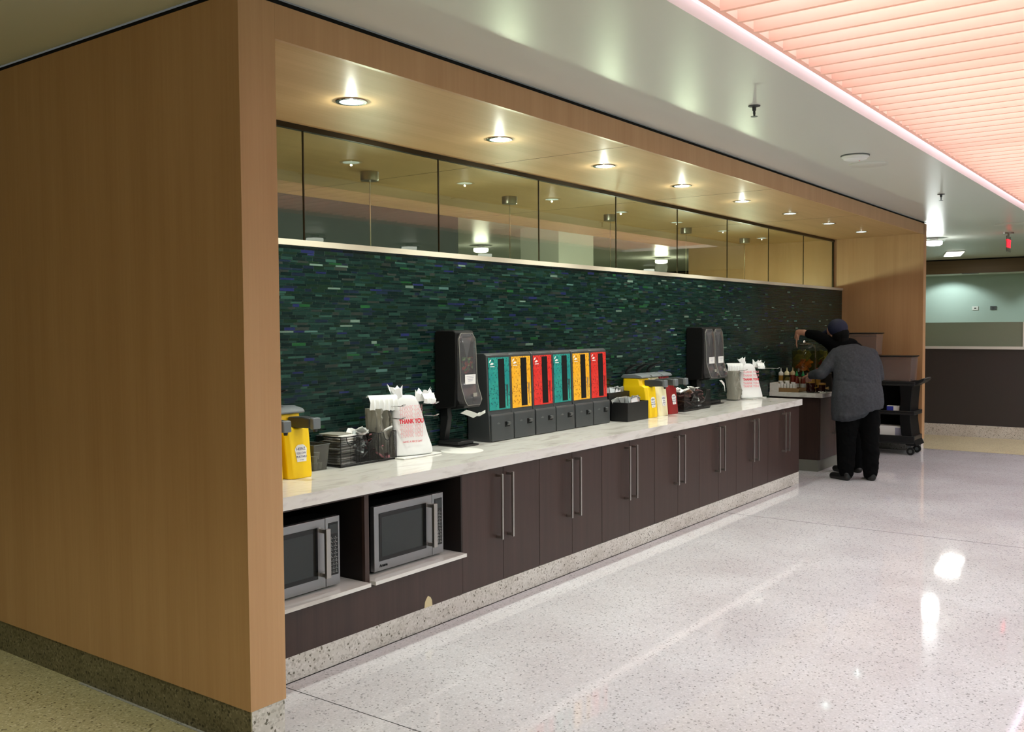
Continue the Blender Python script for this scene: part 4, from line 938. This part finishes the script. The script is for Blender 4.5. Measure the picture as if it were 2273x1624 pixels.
# body (one continuous mesh)
b = MB()
chain(b, [((-.105, .0, .075), .038), ((-.09, .0, .46), .055), ((-.075, .02, .84), .085)]); chain(b, [((.145, -.02, .075), .038), ((.14, -.01, .46), .055), ((.11, .02, .84), .085)])
chain(b, [((-.105, -.03, .04), .033), ((-.155, .10, .032), .028)]); chain(b, [((.145, -.05, .04), .033), ((.155, .09, .032), .028)])
b.ell((.02, .02, .92), (.18, .12, .13)).ell((.02, .05, 1.08), (.155, .11, .16)).ell((.015, .12, 1.24), (.165, .105, .12))
chain(b, [((-.17, .14, 1.29), .05), ((-.30, .12, 1.12), .042), ((-.36, .34, 1.085), .034)]); chain(b, [((.20, .12, 1.29), .05), ((.255, .08, 1.08), .042), ((.10, .36, 1.05), .034)])
chain(b, [((0, .20, 1.33), .055), ((-.01, .30, 1.33), .05)]); head(b, (-.015, .385, 1.285), (-.1, .78, -.62), .92)
hand(b, (-.375, .375, 1.082), (.25, 1, -.35), (0, 0, 1), -1, .5); hand(b, (.075, .385, 1.045), (-.4, 1, -.2), (0, 0, 1), 1, .5)
fuse(b, 'body', 'skin', A, .0055, 4)
b = MB(); P = (-.015, .385, 1.285)
b.ell((-.012, .36, 1.31), (.098, .095, .085)).ell((-.01, .315, 1.285), (.085, .07, .08)).ell((-.01, .27, 1.30), (.05, .05, .045)); fuse(b, 'hair', 'hair', A, .008, 5, .5, .004, 3, (40, 40, 14))
b = MB()
chain(b, [((-.095, .0, .07), .072), ((-.092, -.005, .25), .083), ((-.088, .0, .46), .092), ((-.08, .01, .66), .118), ((-.075, .02, .84), .135)], 24)
chain(b, [((.150, -.02, .07), .074), ((.148, -.02, .25), .086), ((.142, -.01, .46), .098), ((.13, .01, .66), .122), ((.115, .02, .84), .135)], 24)
b.ell((.02, .02, .86), (.235, .155, .16)); fuse(b, 'trousers', 'blackc', A, .010, 8, .5, .009, 5, (9, 9, 14))
for nm, p, q in (('l', (-.105, -.035, .034), (-.195, .13, .028)), ('r', (.15, -.06, .034), (.16, .11, .028))):
    b = MB(); b.cap(p, q, .042, .036, 14); bx = Vector(q)-Vector(p); b.ell(Vector(p)+Vector((0, 0, .03)), .038); o = fuse(b, 'shoe', 'shoe', A, .007, 4)
    for v_ in o.data.vertices: v_.co.z = max(v_.co.z, .001)
# cardigan
b = MB()
def erow(z, cx, cy, rx, ry, tilt=0, n=40):
    return [(cx+rx*math.cos(2*PI*i/n), cy+ry*math.sin(2*PI*i/n), z+tilt*math.cos(2*PI*i/n)) for i in range(n)]
b.rings([erow(.725, .02, .01, .262, .185, .035), erow(.80, .02, .01, .272, .19, .02), erow(.90, .02, .015, .268, .188), erow(1.02, .022, .03, .245, .175), erow(1.14, .02, .055, .238, .170), erow(1.26, .015, .09, .235, .160), erow(1.33, .012, .12, .222, .145), erow(1.375, .01, .14, .185, .120), erow(1.405, .008, .15, .13, .085)])
b.ell((-.15, .13, 1.32), (.085, .08, .07)).ell((.185, .12, 1.31), (.085, .08, .07)).ell((.01, .16, 1.35), (.15, .09, .075)).ell((-.05, .0, .73), (.20, .17, .06))
chain(b, [((-.175, .13, 1.30), .072), ((-.245, .12, 1.21), .068), ((-.325, .12, 1.115), .062), ((-.365, .32, 1.085), .048)], 20)
chain(b, [((.205, .12, 1.29), .072), ((.245, .09, 1.18), .066), ((.262, .08, 1.08), .062), ((.12, .34, 1.05), .048)], 20)
cg = fuse(b, 'cardigan', 'knit', A, .0085, 7, .5, .008, 2, (11, 11, 7))
for v_ in cg.data.vertices:   # hem hangs lower at the left, creases at the waist
    if v_.co.z < .84: v_.co.z -= max(0, (.84-v_.co.z))*(.45*min(1, max(0, .5-v_.co.x/.3)))
    f_ = math.exp(-((v_.co.z-(1.03-.10*v_.co.x))/.016)**2)*.5+math.exp(-((v_.co.z-(1.09-.35*v_.co.x))/.013)**2)*.35
    if v_.co.y < .02: v_.co -= v_.normal*.012*f_
Bp = thing('person', 'person in navy cap and black top behind the grey cardigan, reaching into the drink dispenser', 'person', (PX, PY, 0), PR)
b = MB()
chain(b, [((.05, .50, .075), .04), ((.05, .50, .46), .056), ((.06, .50, .84), .085)]); chain(b, [((.20, .50, .075), .04), ((.19, .50, .46), .056), ((.17, .50, .84), .085)])
chain(b, [((.05, .47, .04), .033), ((.0, .60, .032), .028)]); chain(b, [((.20, .47, .04), .033), ((.18, .60, .032), .028)])
b.ell((.115, .50, .92), (.165, .11, .13)).ell((.10, .50, 1.10), (.14, .10, .17)).ell((.07, .50, 1.28), (.16, .10, .12))
chain(b, [((-.075, .52, 1.40), .052), ((-.25, .50, 1.515), .040), ((-.415, .62, 1.55), .030)]); chain(b, [((.19, .50, 1.36), .05), ((.27, .50, 1.12), .04), ((.16, .66, 1.05), .032)])
chain(b, [((.02, .50, 1.36), .055), ((-.02, .51, 1.46), .05)]); head(b, (-.03, .53, 1.555), (-.62, .45, -.55), .95)
hand(b, (-.425, .63, 1.54), (-.12, .12, -1), (-1, .3, .0), -1, .22); hand(b, (.15, .685, 1.045), (-.4, 1, -.3), (0, 0, 1), 1, .5)
chain(b, [((-.37, .585, 1.545), .033), ((-.425, .63, 1.545), .031), ((-.435, .64, 1.49), .027)])
fuse(b, 'body', 'skin', Bp, .0055, 4)
b = MB(); b.ell((-.02, .52, 1.59), (.108, .112, .105)).cap((-.09, .60, 1.56), (-.14, .66, 1.53), .03, .02, 12); o = fuse(b, 'cap', 'navy', Bp, .007, 4)
b = MB(); b.ell((.0, .49, 1.52), (.092, .085, .10)).ell((.015, .48, 1.45), (.07, .07, .09)); fuse(b, 'hair', 'hair', Bp, .008, 5, .5, .004, 6, (40, 40, 12))
b = MB(); MB_ = erow
b.rings([erow(.84, .115, .5, .20, .14), erow(1.0, .11, .5, .185, .13), erow(1.2, .09, .5, .19, .125), erow(1.33, .07, .5, .20, .115), erow(1.40, .05, .5, .16, .10), erow(1.46, .03, .5, .09, .08)])
b.ell((-.06, .51, 1.39), (.09, .08, .07)).ell((.165, .50, 1.36), (.09, .08, .075)).ell((.06, .50, 1.43), (.13, .08, .06))
chain(b, [((-.07, .52, 1.40), .072), ((-.16, .51, 1.46), .066), ((-.25, .50, 1.51), .06), ((-.325, .55, 1.53), .050)], 20); chain(b, [((.19, .50, 1.35), .07), ((.275, .50, 1.12), .055), ((.18, .64, 1.06), .045)], 18)
fuse(b, 'sweater', 'blackc', Bp, .009, 6, .5, .005, 4, (10, 10, 8))
b = MB(); chain(b, [((.05, .50, .07), .07), ((.05, .50, .46), .085), ((.065, .50, .84), .12)], 18); chain(b, [((.20, .50, .07), .07), ((.19, .50, .46), .085), ((.165, .50, .84), .12)], 18); fuse(b, 'trousers', 'blackc', Bp, .012, 6)
for p, q in (((.05, .465, .034), (.0, .62, .028)), ((.20, .465, .034), (.18, .62, .028))):
    b = MB(); b.cap(p, q, .042, .036, 14); o = fuse(b, 'shoe', 'shoe', Bp, .008, 4)
    for v_ in o.data.vertices: v_.co.z = max(v_.co.z, .001)

# ------------------------------------------------------------------ service cart with bins against the far wooden wall
t = thing('service_cart', 'black plastic service cart with shelves and casters beside the far wooden wall', 'cart', (10.26, .40, 0), 0)
W0, L0 = .20, .42     # half width (x) and half length (y)
def tray(z, h, nm):
    b = MB(); b.box(-W0, W0, -L0, L0, z, z+.02).box(-W0, -W0+.02, -L0, L0, z+.02, z+h).box(W0-.02, W0, -L0, L0, z+.02, z+h).box(-W0+.02, W0-.02, -L0, -L0+.02, z+.02, z+h).box(-W0+.02, W0-.02, L0-.02, L0, z+.02, z+h); b.build(nm, 'black', t, .006)
MB().box(W0-.012, W0-.002, -L0+.16, L0-.16, .16, .86).build('back_panel', 'blackm', t)
tray(.14, .10, 'bottom_shelf'); tray(.50, .05, 'middle_shelf'); tray(.86, .055, 'top_shelf')
for s_ in (-1, 1):
    b = MB(); prof = [(.90, .02, .16), (.70, .04, .15), (.45, .05, .15), (.25, .025, .17), (.12, -.03, .20)]
    pts = [(s_*(L0-o_), z) for z, o_, w_ in prof]+[(s_*(L0-o_-.13-(.04 if z > .85 else 0)), z) for z, o_, w_ in prof[::-1]]
    b.prism(pts, 'x', -W0+.005, W0-.005); b.build('end_panel', 'blackm', t, .008)
b = MB(); b.prism([(-L0+.01, .87), (-L0-.04, .885), (-L0-.10, .925), (-L0-.115, .95), (-L0-.10, .965), (-L0-.03, .935), (-L0+.01, .925)], 'x', -W0+.03, W0-.03); b.build('push_handle', 'black', t, .01)
for x in (-.16, .16):
    for y in (-.36, .36):
        cs = MB().box(x-.03, x+.03, y-.028, y+.028, .095, .1395).build('caster', 'char', t, .004)
        MB().cyl((x-.018, y-.01, .048), (x+.018, y-.01, .048), .047, n=24).build('wheel', 'shoe', cs, .004); MB().cyl((x-.021, y-.01, .048), (x+.021, y-.01, .048), .022, n=16).build('hub', 'charl', cs)
def bin_(x, y, z, wx, wy, h, label, fillm=None):
    t = thing('storage_bin', label, 'storage bin', (x, y, z), 0, 'clear storage bins with black lids'); hollow(MB(), wx*.93, wx, wy*.93, wy, h, .004).build('body', 'bin', t, .003)
    b = MB(); b.tube([(a*wx, c*wy, h-.03) for a, c in ((-1, -1), (1, -1), (1, 1), (-1, 1), (-1, -1))], .004, 6); b.build('rim', 'bin', t)
    b = MB(); b.box(-wx-.012, wx+.012, -wy-.012, wy+.012, h+.001, h+.016).build('lid', 'black', t, .004)
bin_(10.26, .23, .917, .17, .20, .30, 'low clear storage bin with black lid standing on the cart')
bin_(10.24, .63, .917, .16, .17, .30, 'clear storage bin at the bottom of the taller stack on the cart')
bin_(10.24, .62, 1.236, .15, .17, .27, 'topmost clear bin with black lid, stacked behind the person')
t = thing('carton', 'white printed carton lying on the bottom shelf of the cart', 'box', (10.17, .24, .1605), 0)
MB().box(-.06, .12, -.16, .20, 0, .19).build('body', 'paper', t, .002); MB().box(-.0608, -.0602, -.13, -.02, .03, .17).build('print', 'grey_ink', t)
t = thing('small_box', 'small blue and white box on the middle shelf of the cart', 'box', (10.13, .24, .5205), 0)
MB().box(-.03, .05, -.07, .08, 0, .085).build('body', 'paper', t, .002); MB().box(-.0308, -.0302, .0, .08, .005, .08).build('print', 'blue_box', t)
